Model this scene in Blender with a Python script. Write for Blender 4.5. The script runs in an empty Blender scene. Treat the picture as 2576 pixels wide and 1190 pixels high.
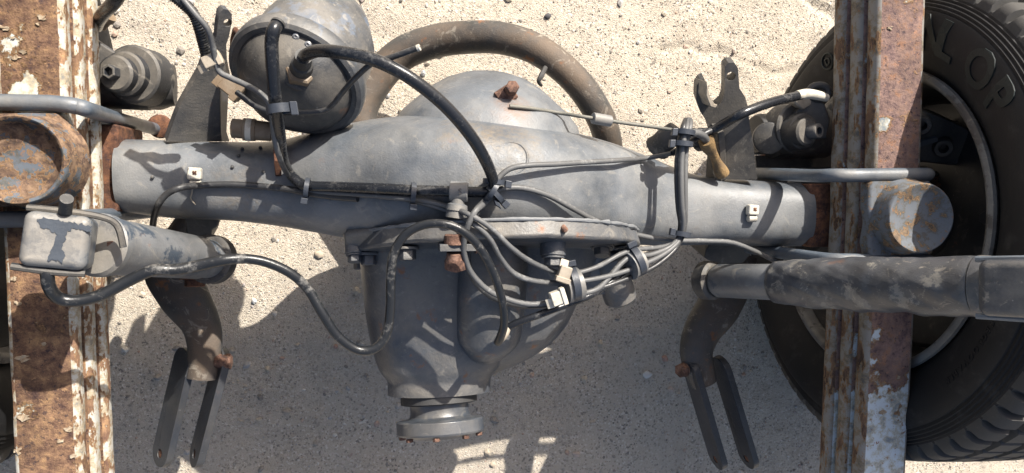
import bpy, bmesh, math, random
from mathutils import Vector, Matrix, noise
from mathutils.bvhtree import BVHTree
from mathutils.geometry import tessellate_polygon
random.seed(7)
R = math.radians
S = bpy.context.scene
COL = S.collection

# ------------------------------------------------------------------ camera
FPX, CX, CY, HCAM = 1840.0, 1288.0, 595.0, 1.464
CAM = Vector((0, 0, HCAM))
MC = Matrix(((0.98035789, 0.01125601, -0.19690531),
             (0.00207428, 0.99772644, 0.06736209),
             (0.19721587, -0.06644739, 0.97810564)))
cd = bpy.data.cameras.new('camera'); cam = bpy.data.objects.new('camera', cd); COL.objects.link(cam)
cam.matrix_world = Matrix.Translation(CAM) @ MC.to_4x4()
cd.sensor_width = 36; cd.lens = 36 * FPX / 2576; cd.clip_end = 500; cd.clip_start = 0.02
S.camera = cam

# ------------------------------------------------------------------ sky, sun, exposure
SUN_AZ, SUN_EL = R(29.5), R(40)
w = bpy.data.worlds.new('World'); S.world = w; w.use_nodes = True
wn = w.node_tree.nodes; wn.clear()
sky = wn.new('ShaderNodeTexSky'); sky.sky_type = 'NISHITA'; sky.sun_disc = False
sky.air_density = 0.9; sky.dust_density = 4.0; sky.ozone_density = 0.6; sky.sun_elevation = SUN_EL; sky.sun_rotation = SUN_AZ
bg = wn.new('ShaderNodeBackground'); bg.inputs[1].default_value = 0.086
wo = wn.new('ShaderNodeOutputWorld')
w.node_tree.links.new(sky.outputs[0], bg.inputs[0]); w.node_tree.links.new(bg.outputs[0], wo.inputs[0])
sd = bpy.data.lights.new('sun', 'SUN'); sd.energy = 4.3; sd.angle = R(0.55); sd.color = (1, 0.95, 0.87)
sun = bpy.data.objects.new('sun', sd); COL.objects.link(sun)
TO_SUN = Vector((math.sin(SUN_AZ) * math.cos(SUN_EL), math.cos(SUN_AZ) * math.cos(SUN_EL), math.sin(SUN_EL)))
sun.rotation_euler = TO_SUN.to_track_quat('Z', 'Y').to_euler(); sun.location = TO_SUN * 20
S.view_settings.view_transform = 'Standard'; S.view_settings.look = 'None'
S.view_settings.exposure = 1.15; S.view_settings.gamma = 1

# ------------------------------------------------------------------ helpers
def ray(px, py): return MC @ Vector((px - CX, CY - py, -FPX))
def P(px, py, z):
    v = ray(px, py); t = (z - HCAM) / v.z
    return CAM + v * t
def PP(px, py, plane):
    o, n = plane; v = ray(px, py)
    return CAM + v * ((o - CAM).dot(n) / v.dot(n))
def plane3(a, b, c):
    A, B, C_ = P(*a), P(*b), P(*c); n = (B - A).cross(C_ - A).normalized()
    if n.z < 0: n = -n
    return (A, n)
def V(*a): return Vector(a)
BV, BF = [], []
def solid(vs, fs):
    b = len(BV); BV.extend([Vector(v) for v in vs]); BF.extend([[i + b for i in f] for f in fs])
_bvh = [None, 0]
def drape(px, py, lift, zdef=0.5):
    if _bvh[1] != len(BF): _bvh[0] = BVHTree.FromPolygons(BV, BF); _bvh[1] = len(BF)
    v = ray(px, py).normalized()
    h = _bvh[0].ray_cast(CAM, v)
    if h[0] is None: return P(px, py, zdef)
    return h[0] - v * lift

def thing(name, label, cat, base, group=None):
    o = bpy.data.objects.new(name, None); COL.objects.link(o)
    o.location = base; o.empty_display_size = 0.02
    o['label'] = label; o['category'] = cat
    if group: o['group'] = group
    return o
def root_loc(o):
    p = Vector((0, 0, 0))
    while o: p += o.location; o = o.parent
    return p
def obj(name, geo, mat, parent=None, angle=35, bevel=0, seg=2, block=False, smooth=True, label=None, cat=None, group=None, kind=None):
    vs, fs = geo
    if block: solid(vs, fs)
    if parent is None:
        xs = [v[0] for v in vs]; ys = [v[1] for v in vs]; zs = [v[2] for v in vs]
        base = Vector(((min(xs) + max(xs)) / 2, (min(ys) + max(ys)) / 2, min(zs)))
    else: base = root_loc(parent)
    me = bpy.data.meshes.new(name)
    me.from_pydata([Vector(v) - base for v in vs], [], fs)
    bm = bmesh.new(); bm.from_mesh(me); bmesh.ops.recalc_face_normals(bm, faces=bm.faces); bm.to_mesh(me); bm.free()
    if smooth:
        me.shade_smooth(); me.set_sharp_from_angle(angle=R(angle))
    o = bpy.data.objects.new(name, me); COL.objects.link(o)
    if parent is None: o.location = base
    else: o.parent = parent
    me.materials.append(mat)
    if bevel:
        m = o.modifiers.new('bevel', 'BEVEL'); m.width = bevel; m.segments = seg; m.limit_method = 'ANGLE'; m.angle_limit = R(40); m.harden_normals = smooth
    if label: o['label'] = label
    if cat: o['category'] = cat
    if group: o['group'] = group
    if kind: o['kind'] = kind
    return o
def join(*gs):
    vs, fs = [], []
    for a, b in gs:
        k = len(vs); vs += [Vector(v) for v in a]; fs += [[i + k for i in f] for f in b]
    return vs, fs
def frame(ax):
    ax = Vector(ax).normalized(); u = ax.cross(V(0, 0, 1))
    if u.length < 1e-3: u = ax.cross(V(0, 1, 0))
    u.normalize(); return u, ax.cross(u).normalized(), ax
def catmull(pts, k):
    out = []; n = len(pts)
    for i in range(n - 1):
        p0 = pts[max(i - 1, 0)]; p1 = pts[i]; p2 = pts[i + 1]; p3 = pts[min(i + 2, n - 1)]
        for j in range(k):
            t = j / k
            out.append(0.5 * ((2 * p1) + (-p0 + p2) * t + (2 * p0 - 5 * p1 + 4 * p2 - p3) * t * t + (-p0 + 3 * p1 - 3 * p2 + p3) * t ** 3))
    out.append(pts[-1]); return out
def sweep(path, rad, n=12, flat=1.0, flatdir=None, cap=True, wob=0, hollow=0):
    """tube along world points; rad: number or list over the points"""
    m = len(path); vs, fs = [], []
    rl = rad if isinstance(rad, (list, tuple)) else [rad] * m
    up = None
    for i in range(m):
        d = (path[min(i + 1, m - 1)] - path[max(i - 1, 0)]).normalized()
        if up is None:
            ref = Vector(flatdir) if flatdir else V(0, 0, 1)
            if abs(d.dot(ref)) > .95: ref = V(0, 1, 0)
            up = ref
        if flatdir: up = Vector(flatdir)
        sx = d.cross(up).normalized(); up2 = sx.cross(d).normalized(); up = up2
        rr = rl[i] * (1 + wob * noise.noise(path[i] * 40))
        for j in range(n):
            a = 2 * math.pi * j / n
            vs.append(path[i] + sx * math.cos(a) * rr + up2 * math.sin(a) * rr * flat)
    for i in range(m - 1):
        for j in range(n):
            fs.append([i * n + j, i * n + (j + 1) % n, (i + 1) * n + (j + 1) % n, (i + 1) * n + j])
    if cap:
        fs.append(list(range(n))[::-1]); fs.append([(m - 1) * n + j for j in range(n)])
    return vs, fs
def resample_r(rad, n_ctrl, k):
    if not isinstance(rad, (list, tuple)): return rad
    out = []
    for i in range(n_ctrl - 1):
        for j in range(k): out.append(rad[i] + (rad[i + 1] - rad[i]) * j / k)
    out.append(rad[-1]); return out
def pts3(L):
    """(px,py,z) or (px,py,'d',lift[,zdef]) -> world points"""
    o = []
    for q in L:
        if isinstance(q, Vector): o.append(q)
        elif q[2] == 'd': o.append(drape(q[0], q[1], q[3], q[4] if len(q) > 4 else 0.45))
        else: o.append(P(*q))
    return o
def hose(L, r, n=12, k=7, **kw):
    p = pts3(L); pp = catmull(p, k); return sweep(pp, resample_r(r, len(p), k), n, **kw)
def lathe(o, ax, prof, n=40, ref=None, a0=0):
    u, v, d = frame(ax); o = Vector(o); vs, fs = [], []
    m = len(prof)
    for t, r in prof:
        for j in range(n):
            a = 2 * math.pi * j / n + a0
            vs.append(o + d * t + (u * math.cos(a) + v * math.sin(a)) * max(r, 1e-5))
    for i in range(m - 1):
        for j in range(n): fs.append([i * n + j, i * n + (j + 1) % n, (i + 1) * n + (j + 1) % n, (i + 1) * n + j])
    fs.append(list(range(n))); fs.append([(m - 1) * n + j for j in range(n)][::-1])
    return vs, fs
def cyl(a, b, r, n=24, r2=None):
    a, b = Vector(a), Vector(b); return lathe(a, b - a, [(0, r), ((b - a).length, r if r2 is None else r2)], n)
def hexbolt(o, ax, r, h, washer=1.35):
    g = [lathe(o, ax, [(h * .2, r * .95), (h * .25, r), (h * .92, r), (h, r * .86)], 6)]
    if washer: g.append(lathe(o, ax, [(0, r * washer), (h * .22, r * washer)], 20))
    return join(*g)
def box(c, ux, uy, uz, sx, sy, sz):
    c = Vector(c); vs = []
    for a in (-1, 1):
        for b in (-1, 1):
            for d in (-1, 1): vs.append(c + Vector(ux) * a * sx / 2 + Vector(uy) * b * sy / 2 + Vector(uz) * d * sz / 2)
    return vs, [[0, 1, 3, 2], [4, 6, 7, 5], [0, 4, 5, 1], [2, 3, 7, 6], [0, 2, 6, 4], [1, 5, 7, 3]]
def slab_w(outline, holes, thick, nrm):
    """world outline (+holes) extruded by thick against nrm"""
    loops = [[Vector(p) for p in outline]] + [[Vector(p) for p in h] for h in holes]
    tris = tessellate_polygon(loops); flat = [p for l in loops for p in l]; n = len(flat)
    vs = flat + [p - nrm * thick for p in flat]; fs = [list(t) for t in tris] + [[i + n for i in t][::-1] for t in tris]
    b = 0
    for l in loops:
        m = len(l)
        for i in range(m): fs.append([b + i, b + (i + 1) % m, b + (i + 1) % m + n, b + i + n])
        b += m
    return vs, fs
def slab(outline, plane, thick, holes=()):
    ol = [PP(x, y, plane) for x, y in outline]
    hs = []
    for (hx, hy, r) in holes:
        c = PP(hx, hy, plane); u, v, _ = frame(plane[1])
        hs.append([c + (u * math.cos(a * math.pi / 8) + v * math.sin(a * math.pi / 8)) * r for a in range(16)])
    return slab_w(ol, hs, thick, plane[1])
def loft(rings, cap=True):
    n = len(rings[0]); vs = [p for r in rings for p in r]; fs = []
    for i in range(len(rings) - 1):
        for j in range(n): fs.append([i * n + j, i * n + (j + 1) % n, (i + 1) * n + (j + 1) % n, (i + 1) * n + j])
    if cap: fs.append(list(range(n))); fs.append([(len(rings) - 1) * n + j for j in range(n)][::-1])
    return vs, fs
def sgn(x, e): return math.copysign(abs(x) ** e, x)
def bumpy(g, amp, sc):
    vs, fs = g
    return [Vector(v) + V(noise.noise(Vector(v) * sc), noise.noise(Vector(v) * sc + V(9, 0, 0)), noise.noise(Vector(v) * sc + V(0, 9, 0))) * amp for v in vs], fs

# ------------------------------------------------------------------ materials
class NT:
    def __init__(s, name):
        s.m = bpy.data.materials.new(name); s.m.use_nodes = True; s.t = s.m.node_tree; s.n = s.t.nodes
        s.b = s.n['Principled BSDF']; s.geo = s.n.new('ShaderNodeNewGeometry'); s.pos = s.geo.outputs['Position']
    def l(s, a, b): s.t.links.new(a, b)
    def noise(s, sc, det=6, rough=.6, vec=None, dist=0):
        q = s.n.new('ShaderNodeTexNoise'); q.inputs['Scale'].default_value = sc; q.inputs['Detail'].default_value = det
        q.inputs['Roughness'].default_value = rough; q.inputs['Distortion'].default_value = dist
        s.l(vec or s.pos, q.inputs['Vector']); return q.outputs['Fac']
    def stretch(s, x, y, z):
        q = s.n.new('ShaderNodeMapping'); q.inputs['Scale'].default_value = (x, y, z); s.l(s.pos, q.inputs['Vector']); return q.outputs[0]
    def vor(s, sc, out='Color', feat='F1', vec=None):
        q = s.n.new('ShaderNodeTexVoronoi'); q.inputs['Scale'].default_value = sc; q.feature = feat; s.l(vec or s.pos, q.inputs['Vector']); return q.outputs[out]
    def ramp(s, x, stops):
        q = s.n.new('ShaderNodeValToRGB'); e = q.color_ramp.elements
        while len(e) < len(stops): e.new(0.5)
        for el, (p, c) in zip(e, stops):
            el.position = p; el.color = (c, c, c, 1) if not isinstance(c, tuple) else (*c, 1)
        s.l(x, q.inputs[0]); return q.outputs[0]
    def mix(s, f, a, b, mode='MIX'):
        q = s.n.new('ShaderNodeMix'); q.data_type = 'RGBA'; q.blend_type = mode
        for i, x in ((0, f), (6, a), (7, b)):
            if isinstance(x, (int, float)): q.inputs[i].default_value = x if i == 0 else (x, x, x, 1)
            elif isinstance(x, tuple): q.inputs[i].default_value = (*x, 1)
            else: s.l(x, q.inputs[i])
        return q.outputs[2]
    def math(s, op, a, b=0.0, clamp=False):
        q = s.n.new('ShaderNodeMath'); q.operation = op; q.use_clamp = clamp
        for i, x in ((0, a), (1, b)):
            if isinstance(x, (int, float)): q.inputs[i].default_value = x
            else: s.l(x, q.inputs[i])
        return q.outputs[0]
    def sep(s, v, i):
        q = s.n.new('ShaderNodeSeparateXYZ'); s.l(v, q.inputs[0]); return q.outputs[i]
    def bump(s, h, strength, dist=.002):
        q = s.n.new('ShaderNodeBump'); q.inputs['Strength'].default_value = strength; q.inputs['Distance'].default_value = dist
        s.l(h, q.inputs['Height']); s.l(q.outputs[0], s.b.inputs['Normal'])
    def base(s, c): s.l(c, s.b.inputs['Base Color'])
    def rough(s, x):
        if isinstance(x, (int, float)): s.b.inputs['Roughness'].default_value = x
        else: s.l(x, s.b.inputs['Roughness'])
def mul(c, k): return tuple(x * k for x in c)

def near(t, q, k, r):
    d = t.n.new('ShaderNodeVectorMath'); d.operation = 'DISTANCE'; t.l(t.pos, d.inputs[0]); d.inputs[1].default_value = q
    return t.math('MULTIPLY', t.math('MAXIMUM', t.math('SUBTRACT', r, d.outputs['Value']), 0), k)
def paint(name, col, dust=.5, dcol=(.27, .235, .185), rust=.3, rough=.5, bump=.25, grain=420, chips=.3, spec=.5, wearcol=None, wear=0, grime=0):
    t = NT(name)
    c = t.mix(t.ramp(t.noise(12, 10, .7), [(.32, 0.), (.68, 1.)]), mul(col, .6), mul(col, 1.3))
    if wearcol:
        wm = t.ramp(t.noise(16, 8, .7), [(.60 - wear * .2, 0.), (.63 - wear * .2, 1.)]); c = t.mix(wm, c, wearcol)
    up = t.math('MULTIPLY', t.math('MAXIMUM', t.sep(t.geo.outputs['Normal'], 2), 0), .32)
    dm = t.math('ADD', t.noise(11, 9, .68), t.math('ADD', up, -.18))
    dmask = t.math('MULTIPLY', t.ramp(dm, [(.42, 0.), (.74, 1.)]), dust)
    c = t.mix(dmask, c, dcol)
    streak = t.ramp(t.noise(30, 6, .7, dist=1.5), [(.58, 0.), (.66, 1.)])
    c = t.mix(t.math('MULTIPLY', streak, .5 * dust), c, (.36, .32, .26))
    c = t.mix(t.math('MULTIPLY', t.ramp(t.noise(24, 7, .66), [(.68 - rust * .08, 0.), (.74 - rust * .06, 1.)]), min(1, rust * 1.6)), c, (.2, .085, .035))
    c = t.mix(t.math('MULTIPLY', t.ramp(t.noise(210, 5, .7), [(.67, 0.), (.70, 1.)]), chips), c, (.42, .41, .39))
    c = t.mix(t.math('MULTIPLY', t.ramp(t.noise(90, 4, .7), [(.66, 0.), (.70, 1.)]), chips * .8), c, mul(col, .3))
    h0 = None
    if grime:
        gm = t.math('ADD', t.noise(9, 10, .74), t.math('ADD', near(t, P(1230, 335, .57), 2.2, .10), near(t, P(620, 560, .36), 1.3, .14)))
        gm = t.math('MULTIPLY', t.ramp(gm, [(.56, 0.), (.74, 1.)]), t.ramp(t.noise(160, 6, .75), [(.38, 0.), (.56, 1.)]))
        c = t.mix(t.math('MULTIPLY', gm, .8 * grime), c, (.165, .135, .10)); h0 = gm
        rs = t.math('MULTIPLY', near(t, P(1298, 248, .52), 26, .042), t.ramp(t.noise(60, 8, .75), [(.38, 0.), (.60, 1.)])); rs = t.math('MINIMUM', rs, .9)
        c = t.mix(rs, c, (.19, .10, .055))
        oil = t.ramp(t.noise(6.5, 8, .7, t.stretch(1, .6, 1)), [(.60, 0.), (.68, 1.)]); c = t.mix(t.math('MULTIPLY', oil, .45), c, (.035, .036, .04))
    t.base(c)
    t.rough(t.ramp(t.math('ADD', dmask, t.math('MULTIPLY', t.noise(50, 4), .3)), [(.1, rough * .85), (.7, min(1, rough * 1.5))]))
    t.b.inputs['Specular IOR Level'].default_value = spec
    h = t.math('ADD', t.noise(grain, 3, .6), t.math('MULTIPLY', t.noise(45, 5, .6), 1.4))
    if h0 is not None: h = t.math('ADD', h, t.math('MULTIPLY', h0, 1.2))
    t.bump(h, bump, .0016)
    return t.m
def rusty(name, cols, pcol=None, pth=.55, psc=9, edge=True, bump=.8, vec=(1, 1, 1), gate=None, speck=.0):
    t = NT(name); v = t.stretch(*vec)
    c = t.ramp(t.noise(70, 10, .72, v), [(.34, cols[0]), (.45, cols[1]), (.54, cols[2]), (.64, cols[3])])
    big = t.ramp(t.noise(14, 6, .6, v), [(.35, .65), (.65, 1.25)])
    c = t.mix(1., c, big, 'MULTIPLY')
    c = t.mix(t.math('MULTIPLY', t.ramp(t.noise(150, 6, .7, v), [(.57, 0.), (.63, 1.)]), .75), c, (.035, .026, .034))
    c = t.mix(t.math('MULTIPLY', t.ramp(t.noise(95, 8, .75, v), [(.60, 0.), (.65, 1.)]), .7), c, mul(cols[3], 1.25))
    h = t.math('MULTIPLY', t.noise(120, 10, .75, v), 1.3)
    if pcol:
        pn = t.math('ADD', t.noise(psc, 11, .64, v), 0)
        if gate: pn = t.math('ADD', pn, gate(t))
        pm = t.ramp(pn, [(pth, 0.), (pth + .012, 1.)]); em = t.ramp(pn, [(pth - .03, 0.), (pth - .006, 1.)])
        c = t.mix(t.math('MULTIPLY', em, .75), c, (.34, .2, .095))
        st = t.ramp(t.noise(55, 8, .7), [(.36, mul(pcol, .42)), (.45, (pcol[0] * .8, pcol[1] * .68, pcol[2] * .52)), (.54, pcol)])
        pc = t.mix(t.ramp(t.noise(120, 6, .7), [(.60, 0.), (.66, 1.)]), st, (.22, .11, .05))
        c = t.mix(pm, c, pc); h = t.math('ADD', t.math('MULTIPLY', h, t.math('SUBTRACT', 1.15, pm)), t.math('MULTIPLY', em, .7))
    t.base(c); t.rough(.85); t.b.inputs['Specular IOR Level'].default_value = .3
    t.bump(h, bump, .003); return t.m
def rubber(name, col=(.022, .023, .026), rough=.42, dust=.4, dcol=(.30, .285, .26), scale=60, scuff=.5):
    t = NT(name)
    d = t.math('ADD', t.math('MULTIPLY', t.noise(scale * 3.5, 8, .75), .6), t.math('MULTIPLY', t.noise(22, 5, .7), .65))
    dm = t.math('MULTIPLY', t.ramp(d, [(.66 - dust * .06, 0.), (.86, 1.)]), scuff)
    up = t.math('MULTIPLY', t.math('MAXIMUM', t.sep(t.geo.outputs['Normal'], 2), 0), dust * .30)
    c = t.mix(t.math('MAXIMUM', dm, up), col, dcol); t.base(c)
    t.rough(t.ramp(dm, [(0., rough), (.6, .85)])); t.b.inputs['Specular IOR Level'].default_value = .38; t.bump(t.math('ADD', t.noise(260, 5, .7), t.math('MULTIPLY', dm, .8)), .25, .001); return t.m
def plain(name, col, rough=.5, var=.25, sc=60, metal=0, bump=.2, dirt=None, dirtamt=.5):
    t = NT(name); c = t.mix(t.noise(sc, 6, .65), mul(col, 1 - var), mul(col, 1 + var))
    if dirt: c = t.mix(t.math('MULTIPLY', t.ramp(t.noise(sc * .8, 7, .7, dist=.5), [(.46, 0.), (.62, 1.)]), dirtamt), c, dirt)
    t.base(c); t.rough(rough); t.b.inputs['Metallic'].default_value = metal; t.bump(t.noise(sc * 5, 5), bump, .0015); return t.m

M_HOUS = paint('housing_grey_paint', (.088, .099, .113), dust=.48, rust=.22, rough=.40, bump=.28, dcol=(.27, .26, .24), grime=1)
M_CARR = paint('carrier_grey_paint', (.054, .062, .074), dust=.5, rust=.7, rough=.40, bump=.35, grime=.6, grain=260)
M_BRKT = paint('bracket_dark_paint', (.038, .042, .05), dust=.5, rust=.25, rough=.5, bump=.35)
M_CHAM = paint('chamber_grey_paint', (.058, .063, .07), dust=.75, rust=.12, rough=.4, bump=.25, wearcol=(.075, .10, .14), wear=.15, dcol=(.24, .215, .18))
M_SHOK = paint('shock_grey_paint', (.14, .145, .15), dust=.6, rust=.35, rough=.38, bump=.15, wearcol=(.05, .065, .085), wear=.25, chips=.2)
M_SHOKD = paint('shock_dark_paint', (.05, .053, .06), dust=.85, rust=.2, rough=.36, bump=.25, dcol=(.22, .205, .18), chips=.5, wearcol=(.13, .125, .115), wear=.3)
M_UBOLT = paint('ubolt_blue_grey', (.085, .105, .13), dust=.45, rust=.35, rough=.42, bump=.2)
M_STAB = paint('stabilizer_paint', (.055, .054, .052), dust=.85, rust=.95, rough=.5, bump=.4, dcol=(.13, .092, .062))
M_LINK = paint('link_paint', (.022, .026, .034), dust=.15, rust=.15, rough=.45, bump=.2, chips=.5)
M_DARK = paint('dark_brake_paint', (.022, .024, .028), dust=.5, rust=.25, rough=.55, bump=.25)
M_CUP = rusty('blue_rust_cast', [(.05, .038, .033), (.12, .075, .052), (.2, .13, .085), (.28, .185, .115)], pcol=(.095, .11, .13), pth=.53, psc=60, bump=.6)
M_CUPR = rusty('grey_cast_rust', [(.05, .045, .042), (.10, .075, .055), (.17, .12, .08), (.2, .14, .09)], pcol=(.12, .13, .145), pth=.43, psc=55, bump=.5)
def gL(t): return t.math('MULTIPLY', t.math('SUBTRACT', t.sep(t.pos, 0), -.345), 2.2)
RC = [(.075, .042, .036), (.15, .085, .055), (.23, .135, .08), (.34, .205, .105)]
def gate_left(t):
    g = t.math('ADD', near(t, P(80, 225, .534), 3.6, .055), near(t, P(10, 60, .534), 1.2, .05))
    g = t.math('ADD', g, near(t, P(190, 1180, .534), 2.5, .05)); return t.math('ADD', g, near(t, P(60, 1060, .534), 2.2, .04))
M_SPL = rusty('left_spring_rust', RC, pcol=(.48, .48, .44), pth=.662, psc=20, bump=1., gate=gate_left)
M_SPLE = rusty('left_spring_edge', RC, pcol=(.43, .415, .37), pth=.46, psc=75, bump=.6, vec=(1, .5, 1))
RCR = [(.10, .066, .066), (.19, .12, .105), (.24, .155, .125), (.29, .15, .09)]
M_SPR = rusty('right_spring_rust', RCR, pcol=(.44, .49, .52), pth=.60, psc=13, bump=.8,
              gate=lambda t: t.math('ADD', t.math('MULTIPLY', t.math('MAXIMUM', t.math('SUBTRACT', -.26, t.sep(t.pos, 1)), 0), 1.9), t.math('MULTIPLY', t.math('MAXIMUM', t.math('SUBTRACT', t.sep(t.pos, 0), .775), 0), t.math('MULTIPLY', t.math('MAXIMUM', t.math('SUBTRACT', -.15, t.sep(t.pos, 1)), 0), 60))))
M_SPRE = rusty('right_spring_edge', [(.04, .027, .022), (.085, .052, .036), (.14, .085, .055), (.19, .11, .065)], pcol=(.20, .19, .175), pth=.45, psc=50, bump=.7, vec=(1, .35, 1))
M_FLAKE = plain('paint_flakes', (.27, .20, .13), rough=.85, var=.4, sc=140, dirt=(.42, .36, .27), dirtamt=.7)
M_SEAT = rusty('seat_rust', [(.035, .02, .016), (.085, .04, .026), (.14, .065, .038), (.2, .09, .045)], bump=.6)
M_RUST = rusty('bolt_rust', [(.045, .026, .021), (.11, .06, .043), (.18, .10, .07), (.27, .16, .115)], bump=.7)
M_HOSE = rubber('black_hose', (.007, .0085, .012), rough=.25, dust=.1, scuff=.4)
M_HOSED = rubber('dusty_hose', (.008, .0095, .012), rough=.28, dust=.1, scuff=.7, scale=45)
M_CABLE = rubber('grey_cable', (.03, .031, .034), rough=.45, dust=.95, dcol=(.34, .335, .32), scale=40, scuff=.8)
M_CABLD = rubber('dark_cable', (.012, .013, .016), rough=.35, dust=.3, scale=50)
M_TIE = plain('tie_plastic', (.035, .04, .05), rough=.4, sc=40)
M_CLIP = plain('white_clip', (.50, .47, .40), rough=.45, var=.1, dirt=(.22, .16, .10), dirtamt=.5)
M_BEIGE = plain('beige_plastic_and_lit_edge', (.32, .275, .215), rough=.5, var=.2, dirt=(.2, .16, .12))
M_BRASS = plain('dusty_brass', (.15, .105, .065), rough=.55, var=.3, dirt=(.23, .19, .14), sc=40)
M_YELL = plain('yellow_tape', (.22, .14, .06), rough=.7, var=.5, sc=70, dirt=(.09, .06, .035), dirtamt=.85, bump=.6)
M_WIRE = paint('green_grey_wire', (.085, .09, .08), dust=.5, rust=.1, rough=.5)
M_STEEL = plain('bare_steel', (.3, .3, .3), rough=.4, var=.3, metal=.6)
M_FLNG = paint('flange_steel', (.05, .058, .07), dust=.3, rust=.35, rough=.33, bump=.15, spec=.7)
M_BLACK = rubber('black_seal', (.02, .02, .021), rough=.55, dust=.4)
M_SEALANT = plain('sealant_grey', (.15, .155, .16), rough=.5, var=.3)
M_TYRE = rubber('tyre_rubber', (.0075, .0075, .0085), rough=.7, dust=.03, dcol=(.12, .115, .11), scale=14, scuff=.25)
M_TREAD = rubber('tread_rubber', (.035, .034, .033), rough=.75, dust=.6, dcol=(.17, .155, .135), scale=25, scuff=.4)
M_LETT = rubber('tyre_letters', (.005, .011, .012), rough=.55, dust=.1, dcol=(.08, .075, .07), scale=30, scuff=.1)
M_RIM = paint('rim_dirty', (.14, .137, .13), dust=.8, rust=.35, rough=.5, dcol=(.12, .105, .09), wearcol=(.07, .065, .06), wear=.35)
M_INNER = paint('drum_dark', (.02, .021, .023), dust=.2, rust=.2, rough=.6)

# sand
def sand_mat():
    t = NT('sandy_gravel')
    c = t.mix(t.ramp(t.noise(2.2, 6, .6), [(.35, 0.), (.68, 1.)]), (.44, .38, .30), (.56, .492, .40))
    c = t.mix(t.ramp(t.noise(16, 8, .7), [(.38, 0.), (.66, 1.)]), c, (.53, .462, .372))
    c = t.mix(t.math('MULTIPLY', t.ramp(t.noise(38, 8, .75), [(.55, 0.), (.75, 1.)]), .4), c, (.31, .265, .21))
    gv = t.vor(290); g = t.sep(gv, 0)
    pm = t.ramp(t.noise(7, 6, .7), [(.36, .15), (.62, .85)])
    c = t.mix(t.math('MULTIPLY', t.ramp(g, [(.08, 1.), (.14, 0.)]), pm), c, (.14, .125, .115))
    c = t.mix(t.math('MULTIPLY', t.ramp(g, [(.88, 0.), (.93, 1.)]), pm), c, (.70, .65, .57))
    g2 = t.sep(t.vor(250), 1)
    c = t.mix(t.math('MULTIPLY', t.ramp(g2, [(.03, 1.), (.07, 0.)]), .4), c, (.17, .155, .145))
    c = t.mix(t.math('MULTIPLY', t.ramp(g2, [(.93, 0.), (.97, 1.)]), .6), c, (.6, .5, .42))
    c = t.mix(t.math('MULTIPLY', t.ramp(t.noise(1.3, 5, .6), [(.48, 0.), (.66, 1.)]), .4), c, (.36, .325, .28))
    c = t.mix(t.math('MULTIPLY', t.ramp(t.noise(6, 9, .75, dist=.8), [(.56, 0.), (.70, 1.)]), .35), c, (.29, .26, .225))
    t.base(c); t.rough(.95); t.b.inputs['Specular IOR Level'].default_value = .15
    h = t.math('ADD', t.noise(600, 6, .8), t.math('MULTIPLY', t.noise(140, 10, .75), 1.6))
    h = t.math('ADD', h, t.math('MULTIPLY', t.vor(420, 'Distance'), -.7))
    t.bump(h, .8, .0026); return t.m
M_SAND = sand_mat()
def stone_mat():
    t = NT('pebbles'); r = t.geo.outputs['Random Per Island']
    c = t.ramp(r, [(0., (.05, .052, .06)), (.16, (.16, .155, .155)), (.32, (.36, .31, .24)), (.5, (.45, .38, .29)), (.66, (.26, .28, .31)), (.78, (.34, .19, .13)), (.9, (.58, .55, .5))])
    c = t.mix(t.math('MULTIPLY', t.noise(200, 5), .6), c, mul((.45, .38, .29), 1.0)); t.base(c); t.rough(.85); t.bump(t.noise(500, 5), .3, .001); return t.m
M_STONE = stone_mat()

# ------------------------------------------------------------------ ground
def axis_vals(lo, hi, step, far):
    a = []; x = lo
    while x < hi: a.append(x); x += step
    a.append(hi); g = step; x = hi; up = []
    while x < far: g *= 1.5; x += g; up.append(x)
    g = step; x = lo; dn = []
    while x > -far: g *= 1.5; x -= g; dn.append(x)
    return dn[::-1] + a + up
def gz(x, y):
    v = V(x, y, 0)
    z = noise.fractal(v * 3.5, 1, 2, 4) * .006 + noise.fractal(v * 22, 1, 2, 4) * .0022 + noise.noise(v * 90) * .0008
    q = P(2080, 30, 0)
    # shallow crack running along the hard crust near the right tyre
    d = (y - q.y) + (x - q.x) * .75 + noise.noise(v * 9) * .05
    if x > .55 and y > .12 and abs(d) < .014: z -= .011 * (1 - abs(d) / .014)
    for cx, cy, rx in ((P(2050, 70, 0).x - .2, P(0, 72, 0).y, .16),):
        d2 = y - cy + .12 * (x - cx) + noise.noise(v * 14) * .03
        if abs(x - cx) < rx and abs(d2) < .008: z -= .007 * (1 - abs(d2) / .008)
    return z
xs = axis_vals(-.85, 1.75, .0085, 45); ys = axis_vals(-.85, .65, .0085, 45)
gv, gf = [], []
for y in ys:
    for x in xs: gv.append(V(x, y, gz(x, y) if (abs(x) < 3 and abs(y) < 3) else 0))
nx = len(xs)
for j in range(len(ys) - 1):
    for i in range(nx - 1): gf.append([j * nx + i, j * nx + i + 1, (j + 1) * nx + i + 1, (j + 1) * nx + i])
ground = obj('ground', (gv, gf), M_SAND, kind='structure', angle=80)

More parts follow.
